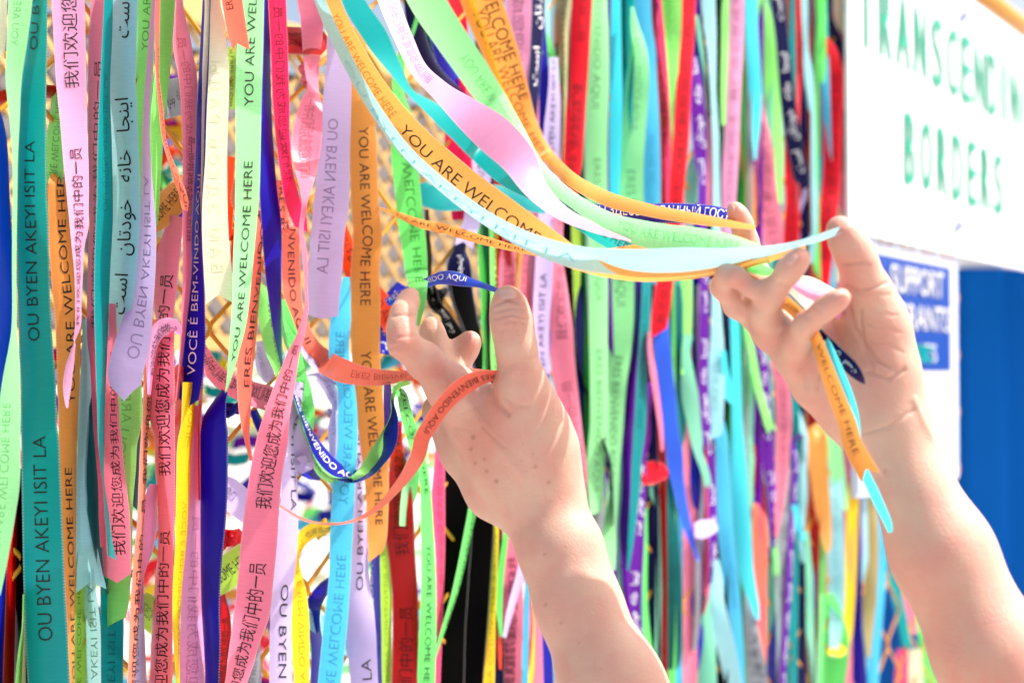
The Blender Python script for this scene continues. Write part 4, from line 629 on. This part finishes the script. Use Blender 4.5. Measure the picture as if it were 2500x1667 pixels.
rib('lilac','lavender strip right of the yellow folding ribbon',.006,'O300:500,545 O500:500,540 O700:505,545 O850:505,530')
rib('green','green ribbon at the bottom edge by the right forearm',.0,'O1100:880,930 O1250:890,980 O1400:900,1010 O1568:930,1050')
rib('pink','pink scrap of ribbon close to the right forearm',-.004,'O950:790,850 O1050:800,870 O1150:825,885 O1250:840,890')
rib('hot','raspberry ribbon at the bottom edge near the right forearm',-.002,'O1350:760,830 O1450:750,830 O1568:740,820')
rib('cream','cream ribbon at the bottom edge near the right forearm',-.004,'O1350:830,910 O1450:830,918 O1568:830,925')
# --- ribbons lifted into the air by the right hand
rib('ice','long silvery ice ribbon flying below the peach one to the right hand',.1,'V@715,-60,28,.98 V@742,20,26,.965 V@798,140,28,.95 V@868,262,28,.93 V@930,345,28,.915 V@1015,425,30,.895 V@1115,500,33,.87 V@1215,555,42,.85 V@1330,592,54,.83 V@1450,602,60,.815 V@1560,598,58,.80 V@1660,592,44,.79 V@1760,578,26,.775 V@1840,558,14,.77 V@1885,545,16,.77 V@1932,527,14,.77',end='notch',k=1.2,text=['OU V@800,140 V@1330,592 f=.08'],tilt=-1,W=.018,wob=.4)
rib('peach','long peach ribbon flying across the middle with dense dark letters',.1,'V@735,-60,44,.985 V@765,20,46,.965 V@845,175,50,.945 V@925,290,66,.93 V@1030,395,78,.905 V@1140,482,82,.88 V@1235,545,72,.86 V@1330,598,46,.84 V@1430,630,26,.822 V@1540,636,20,.81 V@1650,622,18,.80 V@1760,594,20,.79 V@1850,564,14,.78',text=['YOU V@925,290 V@1340,600','YOU V@770,30 V@905,265 f=.2'],tilt=-1,wob=.3)
rib('turq','teal and turquoise ribbon flying behind the pink one towards the right hand',.14,'V@790,-60,50 V@815,10,52 V@860,80,56 V@905,155,34 V@945,215,16 V@985,245,30 V@1040,290,46 V@1100,350,46 V@1165,410,40,.98 V@1240,442,52,.95 V@1310,480,62,.92 V@1390,535,58,.90 V@1460,580,40,.88 V@1530,610,20,.86',text=['YOU V@1200,425 V@1450,580 f=.9'],tilt=1,wob=.3)
rib('lpink','blush pink ribbon flying and flaring pale in the top centre',.12,'V@870,-60,46,1.0 V@895,10,46,.985 V@930,95,42,.97 V@962,160,40,.955 V@1010,208,46,.94 V@1075,262,74,.925 V@1135,310,92,.91 V@1190,365,82,.90 V@1228,430,56,.89 V@1285,485,36,.88 V@1370,525,22,.87 V@1450,548,14,.86',text=['CH V@985,190 V@880,-20 f=.45'],tilt=1,wob=.3)
rib('mint','mint white ribbon with pale letters flying from the top to the right hand',.13,'V@950,-60,84 V@985,10,82 V@1030,80,76 V@1085,160,72 V@1135,235,62 V@1180,305,52,1.0 V@1230,385,42,.96 V@1310,455,34,.92 V@1400,510,44,.88 V@1490,540,62,.85 V@1600,556,66,.825 V@1690,570,54,.81 V@1770,590,30,.80',text=['YOU V@1060,120 V@1220,370 m f=.3','YOU V@1420,520 V@1700,570 f=.2'],tilt=1,wob=.3)
rib('peach','apricot ribbon flying from the top with partly hidden capitals, sharp tip at the hand',.11,'V@1085,-60,92 V@1112,20,92 V@1150,120,82 V@1184,210,62 V@1215,290,42 V@1255,355,32 V@1310,410,32,.98 V@1390,455,34,.94 V@1490,483,30,.90 V@1600,503,26,.86 V@1680,516,16,.84 V@1735,526,4,.83',text=['YOU V@1090,-220 V@1185,230 o=.2','YOU V@1120,10 V@1260,360 f=.8 o=-.15'],tilt=1,wob=.3)
rib('yellow','pale yellow strand flying along the apricot ribbon',.09,'V@1060,-60,22 V@1075,0,22 V@1100,60,18 V@1130,150,16 V@1165,240,14 V@1200,330,14')
rib('navy','navy ribbon with white Cyrillic letters flying to the index fingertip',.1,'V@1290,470,20,1.05 V@1340,480,26,1.0 V@1400,488,36,.95 V@1480,490,44,.92 V@1560,490,46,.90 V@1640,496,46,.87 V@1690,506,38,.86',text=['RU2 V@1360,487 V@1690,505 w h=.5'],tilt=1,wob=.3)
rib('orange','thin tan ribbon reading WELCOME drawn from fence through right hand',.06,'V@868,478,5 V@900,488,10 V@960,512,20,1.05 V@1030,528,24,1.02 V@1110,552,21,.98 V@1200,574,16,.94 V@1300,588,22,.91 V@1400,588,36,.88 V@1480,580,40,.86 V@1560,584,32,.84 V@1640,596,28,.825 V@1700,614,30,.81 J@300,580,70,.795 J@400,650,85,.785 J@500,710,85,.782 J@600,780,85,.780 J@680,860,80,.776 J@735,930,72,.772 J@786,1050,84,.762 J@824,1160,96,.756 J@864,1270,104,.754 J@908,1390,112,.753 J@958,1510,118,.753 O@480,60,128,.753 O@540,170,136,.754 O@592,262,136,.755',end='notch',k=.45,text=['YOU V@880,480 V@1210,576 h=.42','YOU J@330,600 J@730,930 f=.9','WELCOME_HERE J@770,1010 O@500,100'],tilt=-1,W=.011,wob=.15)
rib('cyan','turquoise ribbon tail hanging beneath the tan ribbon from the right palm',.06,'J@560,680,30,.80 J@640,770,46,.798 J@740,880,50,.795 J@830,1020,60,.782 J@890,1150,66,.776 J@945,1280,66,.772 J@995,1420,60,.770 O@530,180,60,.768 O@600,330,66,.768 O@660,460,60,.768 O@705,560,46,.768 O@715,605,28,.768',tilt=-1,W=.012,wob=.2)
rib('dnavy','navy ribbon tail with a point lying across the right palm',.06,'J@640,800,50,.795 J@720,900,70,.79 J@800,985,84,.784 J@890,1075,92,.782 J@980,1160,92,.780 J@1050,1240,50,.778 J@1075,1272,8,.778',text=['FA J@1020,1190 J@600,700 w h=.4'],tilt=-1,W=.013,wob=.2)
rib('lpink','pale orchid ribbon crossing behind the fingers of the right hand',.06,'J@560,590,50,.80 J@640,640,66,.80 J@720,690,74,.80 J@800,725,80,.80 J@870,770,90,.80 J@940,830,90,.806',tilt=1,wob=.2)
rib('green','green ribbon end held between the fingers of the right hand',.06,'J@250,470,60,.83 J@330,510,80,.82 J@410,545,76,.815 J@470,560,50,.81 J@520,570,20,.81',tilt=1,wob=.2)
rib('turq','turquoise ribbon end blown across the blue poster',.13,'P@2090,835,26 P@2130,840,44 P@2185,850,46 P@2240,862,44 P@2285,866,34',end='notch',W=.03)
# --- filler ribbons added behind the crowded right side, mostly deep colours to darken gaps
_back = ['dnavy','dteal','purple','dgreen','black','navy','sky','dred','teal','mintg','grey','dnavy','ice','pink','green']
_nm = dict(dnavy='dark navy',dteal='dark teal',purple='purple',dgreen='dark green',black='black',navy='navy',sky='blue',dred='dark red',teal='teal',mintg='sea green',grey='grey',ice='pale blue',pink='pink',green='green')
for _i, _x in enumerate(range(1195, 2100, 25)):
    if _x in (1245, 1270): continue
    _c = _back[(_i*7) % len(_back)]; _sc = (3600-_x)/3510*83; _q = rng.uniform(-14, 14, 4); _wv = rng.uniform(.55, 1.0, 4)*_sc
    rib(_c, 'plain %s filler ribbon added to the back layer at the right' % _nm[_c], (.003, .006, .010)[_i % 3],
        ' '.join('P@%.0f,%.0f,%.0f' % (_x+_q[k]+(k-1)*6, y, _wv[k]) for k, y in enumerate((-150, 450, 1100, 1820))), group='filler ribbons added to the back layer')
# ------------------------------------------------------------------ the person: two arms reaching in from the lower right
def surfnet(f, org, h):
    s = f < 0; nx, ny, nz = f.shape
    c = np.zeros((nx-1, ny-1, nz-1), np.int8)
    for dx in (0, 1):
        for dy in (0, 1):
            for dz in (0, 1): c += s[dx:nx-1+dx, dy:ny-1+dy, dz:nz-1+dz]
    act = (c > 0) & (c < 8); idx = np.argwhere(act); m = len(idx); ids = -np.ones(act.shape, np.int32); ids[act] = np.arange(m)
    cor = [(0,0,0),(1,0,0),(0,1,0),(1,1,0),(0,0,1),(1,0,1),(0,1,1),(1,1,1)]
    val = np.stack([f[idx[:, 0]+a, idx[:, 1]+b, idx[:, 2]+d] for a, b, d in cor], 1)
    acc = np.zeros((m, 3)); cnt = np.zeros(m)
    for p, q in ((0,1),(2,3),(4,5),(6,7),(0,2),(1,3),(4,6),(5,7),(0,4),(1,5),(2,6),(3,7)):
        a, b = val[:, p], val[:, q]; x = (a < 0) != (b < 0); t = np.where(x, a/np.where(x, a-b, 1), 0)
        P = np.array(cor[p])+t[:, None]*(np.array(cor[q])-np.array(cor[p])); acc += P*x[:, None]; cnt += x
    V = org+(idx+acc/cnt[:, None])*h; Q = []
    for ax in range(3):
        a = np.take(s, range(f.shape[ax]-1), ax); b = np.take(s, range(1, f.shape[ax]), ax); e = np.argwhere(a != b); o = [k for k in range(3) if k != ax]
        e = e[(e[:, o[0]] > 0) & (e[:, o[1]] > 0) & (e[:, o[0]] < f.shape[o[0]]-1) & (e[:, o[1]] < f.shape[o[1]]-1)]
        def g(d0, d1):
            k = e.copy(); k[:, o[0]] -= d0; k[:, o[1]] -= d1; return ids[k[:, 0], k[:, 1], k[:, 2]]
        q = np.stack([g(1, 1), g(0, 1), g(0, 0), g(1, 0)], 1); fl = s[e[:, 0], e[:, 1], e[:, 2]]
        if ax == 1: fl = ~fl
        q[~fl] = q[~fl][:, ::-1]; Q.append(q)
    return V, np.concatenate(Q)
def smin(a, b, k):
    h = np.clip(.5+.5*(b-a)/k, 0, 1); return b*(1-h)+a*h-k*h*(1-h)
def field(groups, h, pad=.012):
    # groups: list of (k_inside, k_join, [chains of (x,y,z,r)]) in world units
    allp = np.array([p for g in groups for ch in g[2] for p in ch]); lo = (allp[:, :3]-allp[:, 3:]).min(0)-pad; hi = (allp[:, :3]+allp[:, 3:]).max(0)+pad
    n = np.ceil((hi-lo)/h).astype(int)+1; tot = np.full(n, .05, np.float32)
    for kin, kj, chains in groups:
        gp = np.array([p for ch in chains for p in ch]); a = np.maximum(((gp[:, :3]-gp[:, 3:]).min(0)-pad-kj*1.5-lo)/h, 0).astype(int); b = np.minimum(((gp[:, :3]+gp[:, 3:]).max(0)+pad+kj*1.5-lo)/h+1, n).astype(int)
        X, Y, Z = np.meshgrid(*[(lo[i]+np.arange(a[i], b[i])*h).astype(np.float32) for i in range(3)], indexing='ij'); fld = None
        for ch in chains:
            for p, q in zip(ch[:-1], ch[1:]) if len(ch) > 1 else [(ch[0], ch[0])]:
                p, q = np.array(p, np.float32), np.array(q, np.float32); d = q[:3]-p[:3]; L2 = max(float(d@d), 1e-9)
                t = np.clip(((X-p[0])*d[0]+(Y-p[1])*d[1]+(Z-p[2])*d[2])/L2, 0, 1)
                dd = np.sqrt((X-p[0]-t*d[0])**2+(Y-p[1]-t*d[1])**2+(Z-p[2]-t*d[2])**2)-(p[3]+t*(q[3]-p[3]))
                fld = dd if fld is None else smin(fld, dd, kin)
        sl_ = tuple(slice(a[i], b[i]) for i in range(3)); tot[sl_] = smin(tot[sl_], fld, kj)
    return tot, lo, h
def W_(ch): return [(*un(x, y, z), r*z/F) for x, y, z, r in ch]
# left hand: back towards the camera, thumb up, fingers curling away
LH = [(.012, .004, [W_([(1312,1215,.885,97),(1368,1340,.872,96),(1410,1470,.862,98),(1494,1675,.845,122),(1625,1960,.82,142)]),
        W_([(1100,950,.885,50),(1160,1010,.890,66),(1240,1130,.885,82),(1312,1205,.885,88)]),
        W_([(1080,1005,.915,50),(1140,1100,.915,58),(1215,1190,.905,74),(1310,1235,.895,86)]),
        W_([(1150,960,.905,50),(1200,1060,.895,75),(1290,1190,.885,92)]),
        W_([(1286,1030,.875,76),(1312,1110,.878,93),(1332,1205,.882,86)])]),
      (.006, .014, [W_([(1105,948,.883,50),(1035,880,.868,42),(985,838,.860,35)]), W_([(985,838,.860,35),(979,800,.863,30.5),(985,764,.868,27)]), W_([(985,764,.868,27.5),(996,738,.876,24),(1003,721,.882,19.5)])]),
      (.006, .010, [W_([(1130,950,.915,40),(1072,895,.930,32),(1060,848,.935,29)]), W_([(1060,848,.935,29),(1056,812,.936,27),(1054,796,.937,22)])]),
      (.006, .010, [W_([(1150,985,.915,38),(1098,915,.940,33),(1120,875,.943,31)]), W_([(1120,875,.943,31),(1140,846,.942,28),(1149,833,.941,24)])]),
      (.006, .010, [W_([(1120,1040,.925,36),(1085,985,.955,25),(1100,955,.965,21),(1112,930,.965,18)])]),
      (.008, .024, [W_([(1290,1030,.872,66),(1273,930,.862,52),(1260,845,.858,45)]), W_([(1260,845,.858,45),(1249,785,.858,46)]), W_([(1249,785,.858,46),(1242,745,.862,37),(1238,728,.866,28)])])]
# right hand: palm towards the camera, fingers curling up through the ribbons
RH = [(.012, .004, [W_([(2165,1055,.815,88),(2300,1350,.80,118),(2420,1600,.785,132),(2560,1900,.77,142)]),
        W_([(1945,880,.806,44),(2000,930,.812,62),(2085,1000,.815,76),(2165,1060,.815,84)]),
        W_([(1890,815,.812,46),(1975,860,.826,66),(2080,940,.828,80),(2160,1030,.822,84)]),
        W_([(1862,765,.826,46),(1960,800,.838,62),(2070,850,.838,74),(2160,960,.828,80)]),
        W_([(1860,715,.846,44),(1960,740,.850,55),(2060,790,.845,66)]),
        W_([(2122,735,.812,56),(2148,820,.812,68),(2160,910,.812,74),(2172,1010,.812,80)])]),
      (.006, .016, [W_([(2128,760,.806,56),(2110,700,.800,50),(2097,645,.795,43.5)]), W_([(2097,645,.795,43.5),(2078,605,.793,42),(2060,575,.793,36)]), W_([(2060,575,.793,36),(2047,556,.795,27)])]),
      (.005, .010, [W_([(1938,872,.800,40),(1945,835,.788,33),(1968,792,.772,28.5)]), W_([(1968,792,.772,28.5),(2012,755,.760,25)]), W_([(2012,755,.760,25),(2040,736,.756,23.5),(2056,726,.755,20)])]),
      (.005, .010, [W_([(1880,800,.806,42),(1868,760,.794,36),(1884,716,.780,32)]), W_([(1884,716,.780,32),(1925,662,.768,28)]), W_([(1925,662,.768,28),(1944,640,.765,26),(1954,629,.764,22.5)])]),
      (.005, .010, [W_([(1850,760,.820,40),(1800,742,.812,33),(1766,700,.802,28)]), W_([(1766,700,.802,28),(1775,672,.790,25)]), W_([(1775,672,.790,25),(1800,676,.782,22),(1826,702,.782,19)])]),
      (.005, .010, [W_([(1862,710,.850,38),(1835,640,.856,30),(1822,590,.858,27)]), W_([(1822,590,.858,27),(1812,548,.855,24)]), W_([(1812,548,.855,24),(1800,522,.853,20),(1793,510,.852,16)])])]
skin = bpy.data.materials.new('skin'); skin.use_nodes = True; _b = skin.node_tree.nodes['Principled BSDF']
_b.inputs['Roughness'].default_value = .48; _b.inputs['Specular IOR Level'].default_value = .35; _b.inputs['Subsurface Weight'].default_value = .35; _b.inputs['Subsurface Radius'].default_value = (1, .35, .2); _b.inputs['Subsurface Scale'].default_value = .006
_at = N(skin, 'ShaderNodeVertexColor'); _at.layer_name = 'tone'; _sp = N(skin, 'ShaderNodeSeparateColor'); L(skin, _at.outputs[0], _sp.inputs[0])
_tc2 = N(skin, 'ShaderNodeTexCoord'); _n1 = N(skin, 'ShaderNodeTexNoise'); _n1.inputs['Scale'].default_value = 55; _n1.inputs['Detail'].default_value = 4; L(skin, _tc2.outputs['Object'], _n1.inputs[0])
_m1 = N(skin, 'ShaderNodeMix', data_type='RGBA'); _m1.inputs[6].default_value = (.58, .37, .272, 1); _m1.inputs[7].default_value = (.58, .31, .238, 1); _mr = N(skin, 'ShaderNodeMapRange'); _mr.inputs[1].default_value = .35; _mr.inputs[2].default_value = .65; L(skin, _n1.outputs[0], _mr.inputs[0]); L(skin, _mr.outputs[0], _m1.inputs[0])
_m2 = N(skin, 'ShaderNodeMix', data_type='RGBA'); _m2.inputs[7].default_value = (.58, .22, .165, 1); L(skin, _sp.outputs[0], _m2.inputs[0]); L(skin, _m1.outputs[2], _m2.inputs[6])
_vo = N(skin, 'ShaderNodeTexVoronoi'); _vo.inputs['Scale'].default_value = 260; _vo.inputs['Randomness'].default_value = 1; L(skin, _tc2.outputs['Object'], _vo.inputs[0]); _fr = N(skin, 'ShaderNodeMapRange'); _fr.inputs[1].default_value = .10; _fr.inputs[2].default_value = .20; _fr.inputs[3].default_value = .28; _fr.inputs[4].default_value = 0; L(skin, _vo.outputs['Distance'], _fr.inputs[0])
_n2 = N(skin, 'ShaderNodeTexNoise'); _n2.inputs['Scale'].default_value = 30; L(skin, _tc2.outputs['Object'], _n2.inputs[0]); _f2 = N(skin, 'ShaderNodeMapRange'); _f2.inputs[1].default_value = .52; _f2.inputs[2].default_value = .62; L(skin, _n2.outputs[0], _f2.inputs[0])
_fm = N(skin, 'ShaderNodeMath', operation='MULTIPLY'); L(skin, _fr.outputs[0], _fm.inputs[0]); L(skin, _f2.outputs[0], _fm.inputs[1]); _fm2 = N(skin, 'ShaderNodeMath', operation='MULTIPLY'); L(skin, _fm.outputs[0], _fm2.inputs[0]); L(skin, _sp.outputs[2], _fm2.inputs[1])
_mxx = N(skin, 'ShaderNodeMath', operation='MAXIMUM'); L(skin, _fm2.outputs[0], _mxx.inputs[0]); L(skin, _sp.outputs[1], _mxx.inputs[1])
_m3 = N(skin, 'ShaderNodeMix', data_type='RGBA'); _m3.inputs[7].default_value = (.22, .075, .04, 1); L(skin, _mxx.outputs[0], _m3.inputs[0]); L(skin, _m2.outputs[2], _m3.inputs[6]); L(skin, _m3.outputs[2], _b.inputs['Base Color'])
_n3 = N(skin, 'ShaderNodeTexNoise'); _n3.inputs['Scale'].default_value = 480; _n3.inputs['Detail'].default_value = 6; _n3.inputs['Roughness'].default_value = .65; L(skin, _tc2.outputs['Object'], _n3.inputs[0]); _bp = N(skin, 'ShaderNodeBump'); _bp.inputs['Strength'].default_value = .3; _bp.inputs['Distance'].default_value = .0016; L(skin, _n3.outputs[0], _bp.inputs['Height']); 
_n4 = N(skin, 'ShaderNodeTexVoronoi'); _n4.feature = 'DISTANCE_TO_EDGE'; _n4.inputs['Scale'].default_value = 420; L(skin, _tc2.outputs['Object'], _n4.inputs[0]); _bp2 = N(skin, 'ShaderNodeBump'); _bp2.inputs['Strength'].default_value = .14; _bp2.inputs['Distance'].default_value = .0012; L(skin, _n4.outputs['Distance'], _bp2.inputs['Height']); L(skin, _bp.outputs[0], _bp2.inputs['Normal']); L(skin, _bp2.outputs[0], _b.inputs['Normal'])
nailm = pr('fingernail', (.62, .35, .29), .28, .5, **{'Subsurface Weight': .2})
def vnorm(V, Q):
    n = np.zeros_like(V); fn = np.cross(V[Q[:, 2]]-V[Q[:, 0]], V[Q[:, 3]]-V[Q[:, 1]])
    for k in range(4): np.add.at(n, Q[:, k], fn)
    return n/(np.linalg.norm(n, axis=1)[:, None]+1e-12)
def relax(V, Q, it):
    e = np.concatenate([Q[:, [0, 1]], Q[:, [1, 2]], Q[:, [2, 3]], Q[:, [3, 0]]]); e = np.concatenate([e, e[:, ::-1]]); dg = np.bincount(e[:, 0], minlength=len(V))[:, None]
    for k in range(it):
        for lam in (.5, -.52):
            a = np.zeros_like(V); np.add.at(a, e[:, 0], V[e[:, 1]]); V = V+lam*(a/dg-V)
    return V
def seg_d(px, py, pl):
    d = np.full(len(px), 1e9)
    for (x0, y0), (x1, y1) in zip(pl[:-1], pl[1:]):
        dx, dy = x1-x0, y1-y0; t = np.clip(((px-x0)*dx+(py-y0)*dy)/(dx*dx+dy*dy), 0, 1); d = np.minimum(d, np.hypot(px-x0-t*dx, py-y0-t*dy))
    return d
def sculpt(V, Q, marks, reds, moles, freck):
    n = vnorm(V, Q); x, y, z = proj(V); front = np.clip(-np.sum(n*(V-CAM)/np.linalg.norm(V-CAM, axis=1)[:, None], axis=1)*4, 0, 1); dsp = np.zeros(len(V))
    for pl, wd, dep, zr in marks:
        ok = (z > zr[0]) & (z < zr[1]); dsp += np.where(ok, np.exp(-(seg_d(x, y, pl)/wd)**2), 0)*dep*(1.6 if dep < 0 else 1.2)*front
    V = V+n*dsp[:, None]; c = np.zeros((len(V), 4), np.float32); c[:, 3] = 1
    for cx, cy, rx, ry, a, zr in reds:
        ok = (z > zr[0]) & (z < zr[1]); c[:, 0] = np.maximum(c[:, 0], np.where(ok, a*np.exp(-((x-cx)/rx)**2-((y-cy)/ry)**2), 0))
    for cx, cy, r in moles: c[:, 1] = np.maximum(c[:, 1], .5*np.clip(1.5-np.hypot(x-cx, y-cy)/r, 0, 1)*front)
    c[:, 2] = freck; return V, c
f, o, h = field(LH, .00115); VL, QL = surfnet(f, o, h); VL = relax(VL, QL, 3); ZL = (.83, .905)
VL, CL_ = sculpt(VL, QL, [([(1206,762),(1245,752),(1288,760)],3,-.0006,ZL),([(1212,776),(1250,768),(1290,778)],3,-.0007,ZL),([(1214,790),(1252,784),(1288,792)],3,-.0005,ZL),([(1216,806),(1250,802)],3,-.0003,ZL),
   ([(1206,745),(1240,733),(1278,742)],2.2,-.0007,ZL),([(960,772),(985,768),(1010,772)],3,-.0005,ZL),([(958,828),(985,822),(1012,820)],4,-.0004,ZL),([(952,850),(980,842)],4,-.0004,ZL),
   ([(1200,950),(1212,985),(1240,1010)],7,-.0012,ZL),([(1258,905),(1300,905)],16,.0012,ZL),([(1118,945),(1180,1040),(1270,1160)],14,.0010,ZL),([(1092,930),(1108,935)],26,.0014,ZL),([(1180,1040),(1230,1090)],5,-.0005,ZL),
   ([(1262,1010),(1290,1110),(1330,1210)],12,.0007,ZL),([(1230,968),(1262,990),(1290,990)],5,-.0004,ZL),([(1275,880),(1310,872)],3,-.0003,ZL),([(1120,1010),(1165,990)],4,-.0003,ZL),([(1110,1040),(1150,1050)],3.5,-.0003,ZL),([(1090,960),(1100,985)],4,-.0006,ZL)],
   [(985,840,50,40,.7,ZL),(988,768,30,22,.4,ZL),(1003,722,28,26,.45,ZL),(1240,722,40,24,.5,ZL),(1250,785,45,30,.25,ZL),(1180,1060,80,70,.5,ZL),(1160,1085,25,18,.6,ZL),(1275,905,50,40,.25,ZL),(1145,826,26,30,.5,(.9,1)),(1056,790,26,30,.4,(.9,1))],
   [(1155,1067,6),(1212,1174,5),(1340,1177,4),(1150,1096,4),(1332,1476,4),(1307,1138,4),(1188,1150,3.5),(1370,1520,3.5),(1292,1440,3),(1330,1352,3),(1160,1130,3.5),(1182,1120,3)], .9)
f, o, h = field(RH, .00115); VR, QR = surfnet(f, o, h); VR = relax(VR, QR, 3); ZR = (.74, .83)
VR, CR_ = sculpt(VR, QR, [([(2060,648),(2100,640),(2125,648)],3,-.0008,ZR),([(2066,700),(2100,712),(2140,700),(2165,690)],3.5,-.001,ZR),([(2072,712),(2110,722),(2172,720)],3,-.0005,ZR),([(1968,775),(1992,782)],3,-.0005,ZR),([(1990,752),(2006,775)],3,-.0006,ZR),
   ([(1900,690),(1925,700)],3,-.0005,ZR),([(1952,905),(1990,870),(2040,840)],4,-.0007,(.76,.84)),([(1995,950),(2000,915),(2020,890)],4,-.0007,(.76,.84)),([(2100,760),(2105,830),(2130,900)],5,-.0006,(.76,.84)),([(2070,740),(2085,800),(2140,880),(2190,905)],5,-.0009,(.76,.84)),
   ([(2115,755),(2150,765),(2190,770)],3,-.0004,ZR),([(2120,790),(2160,800),(2200,812)],3,-.0004,ZR),([(2125,830),(2170,842),(2205,860)],3,-.0004,ZR),([(2120,905),(2170,925),(2207,902)],6,-.0010,(.74,.84)),([(2100,1060),(2170,1040),(2230,1000)],5,-.0006,ZR),
   ([(2232,975),(2260,1040),(2300,1110)],8,.0008,ZR),([(1970,945),(1965,905)],4,-.0006,(.76,.84))],
   [(2055,560,40,34,.6,ZR),(2052,726,30,24,.55,ZR),(1950,628,30,28,.5,ZR),(2098,650,40,26,.3,ZR),(2120,720,46,26,.3,ZR),(1960,900,40,40,.5,(.76,.84)),(1892,835,30,30,.6,(.76,.84)),(2110,990,50,40,.3,(.76,.84)),(1800,690,26,22,.6,(.76,.84)),(2150,830,40,60,.3,ZR)],
   [(2160,1150,3)], .12)
# upper arms, shoulders and chest outside the frame
def pt(x, y, z, r): return (x, y, z, r)
eL, eR = un(1640, 1960, .82), un(2560, 1900, .77)
UB = [(.05, .05, [[(*eL, .034), (.17, .66, 1.19, .042), (.13, .30, 1.26, .055)], [(*eR, .033), (.40, .62, 1.20, .042), (.49, .30, 1.26, .055)], [(.13, .28, 1.25, .06), (.31, .24, 1.24, .09), (.49, .28, 1.25, .06)], [(.31, .22, 1.15, .11), (.31, .22, .85, .12)]])]
f, o, h = field(UB, .009, .03); VU, QU = surfnet(f, o, h); CU = np.zeros((len(VU), 4), np.float32); CU[:, 3] = 1
V = np.concatenate([VL, VR, VU]); Q = np.concatenate([QL, QR+len(VL), QU+len(VL)+len(VR)]); Cc = np.concatenate([CL_, CR_, CU])
org = np.array([.31, .22, 0.0])
person = mobj('person', V-org, Q, skin); person.location = org
ca = person.data.color_attributes.new('tone', 'FLOAT_COLOR', 'POINT'); ca.data.foreach_set('color', Cc.ravel())
tag(person, 'person reaching in with both bare arms, lifting ribbons with the fingers', 'person')
def nail(V, Q, cx, cy, ang, lw, ww, zr):
    n = vnorm(V, Q); x, y, z = proj(V); ca_, sa = math.cos(ang), math.sin(ang); u = (x-cx)*ca_+(y-cy)*sa; v = -(x-cx)*sa+(y-cy)*ca_
    s_ = (abs(u) < lw*1.15) & (abs(v) < ww*1.15) & (z > zr[0]) & (z < zr[1]) & (np.sum(n*(CAM-V), axis=1) > 0.0)
    if s_.sum() < 8: return
    A = lambda a, b: np.stack([np.ones_like(a), a, b, a*a, a*b, b*b], 1)
    co = np.linalg.lstsq(A(u[s_], v[s_]), z[s_], rcond=None)[0]; nu, nv = 9, 9; vs, fs = [], []
    for i in range(nu):
        for j in range(nv):
            a, b = 2*i/(nu-1)-1, 2*j/(nv-1)-1; k = math.sqrt(max(0, 1-.45*b*b)) if a > 0 else math.sqrt(max(0, 1-.25*b*b)); uu, vv = a*lw*k, b*ww*math.sqrt(1-.3*a*a)
            zz = float((A(np.array([uu]), np.array([vv]))@co)[0])-.0007*(1-.6*max(abs(a), abs(b))**4)
            vs.append(un(cx+uu*ca_-vv*sa, cy+uu*sa+vv*ca_, zz)-org)
    fs = [(i*nv+j, (i+1)*nv+j, (i+1)*nv+j+1, i*nv+j+1) for i in range(nu-1) for j in range(nv-1)]
    mobj('fingernail', vs, fs, nailm, person)
nail(VL, QL, 1240, 717, -1.62, 13, 23, (.8, .9))
nail(VR, QR, 1934, 634, -.82, 17, 9, (.74, .78)); nail(VR, QR, 2047, 716, -.55, 13, 7, (.74, .78)); nail(VR, QR, 1787, 509, -1.9, 9, 7, (.8, .87))
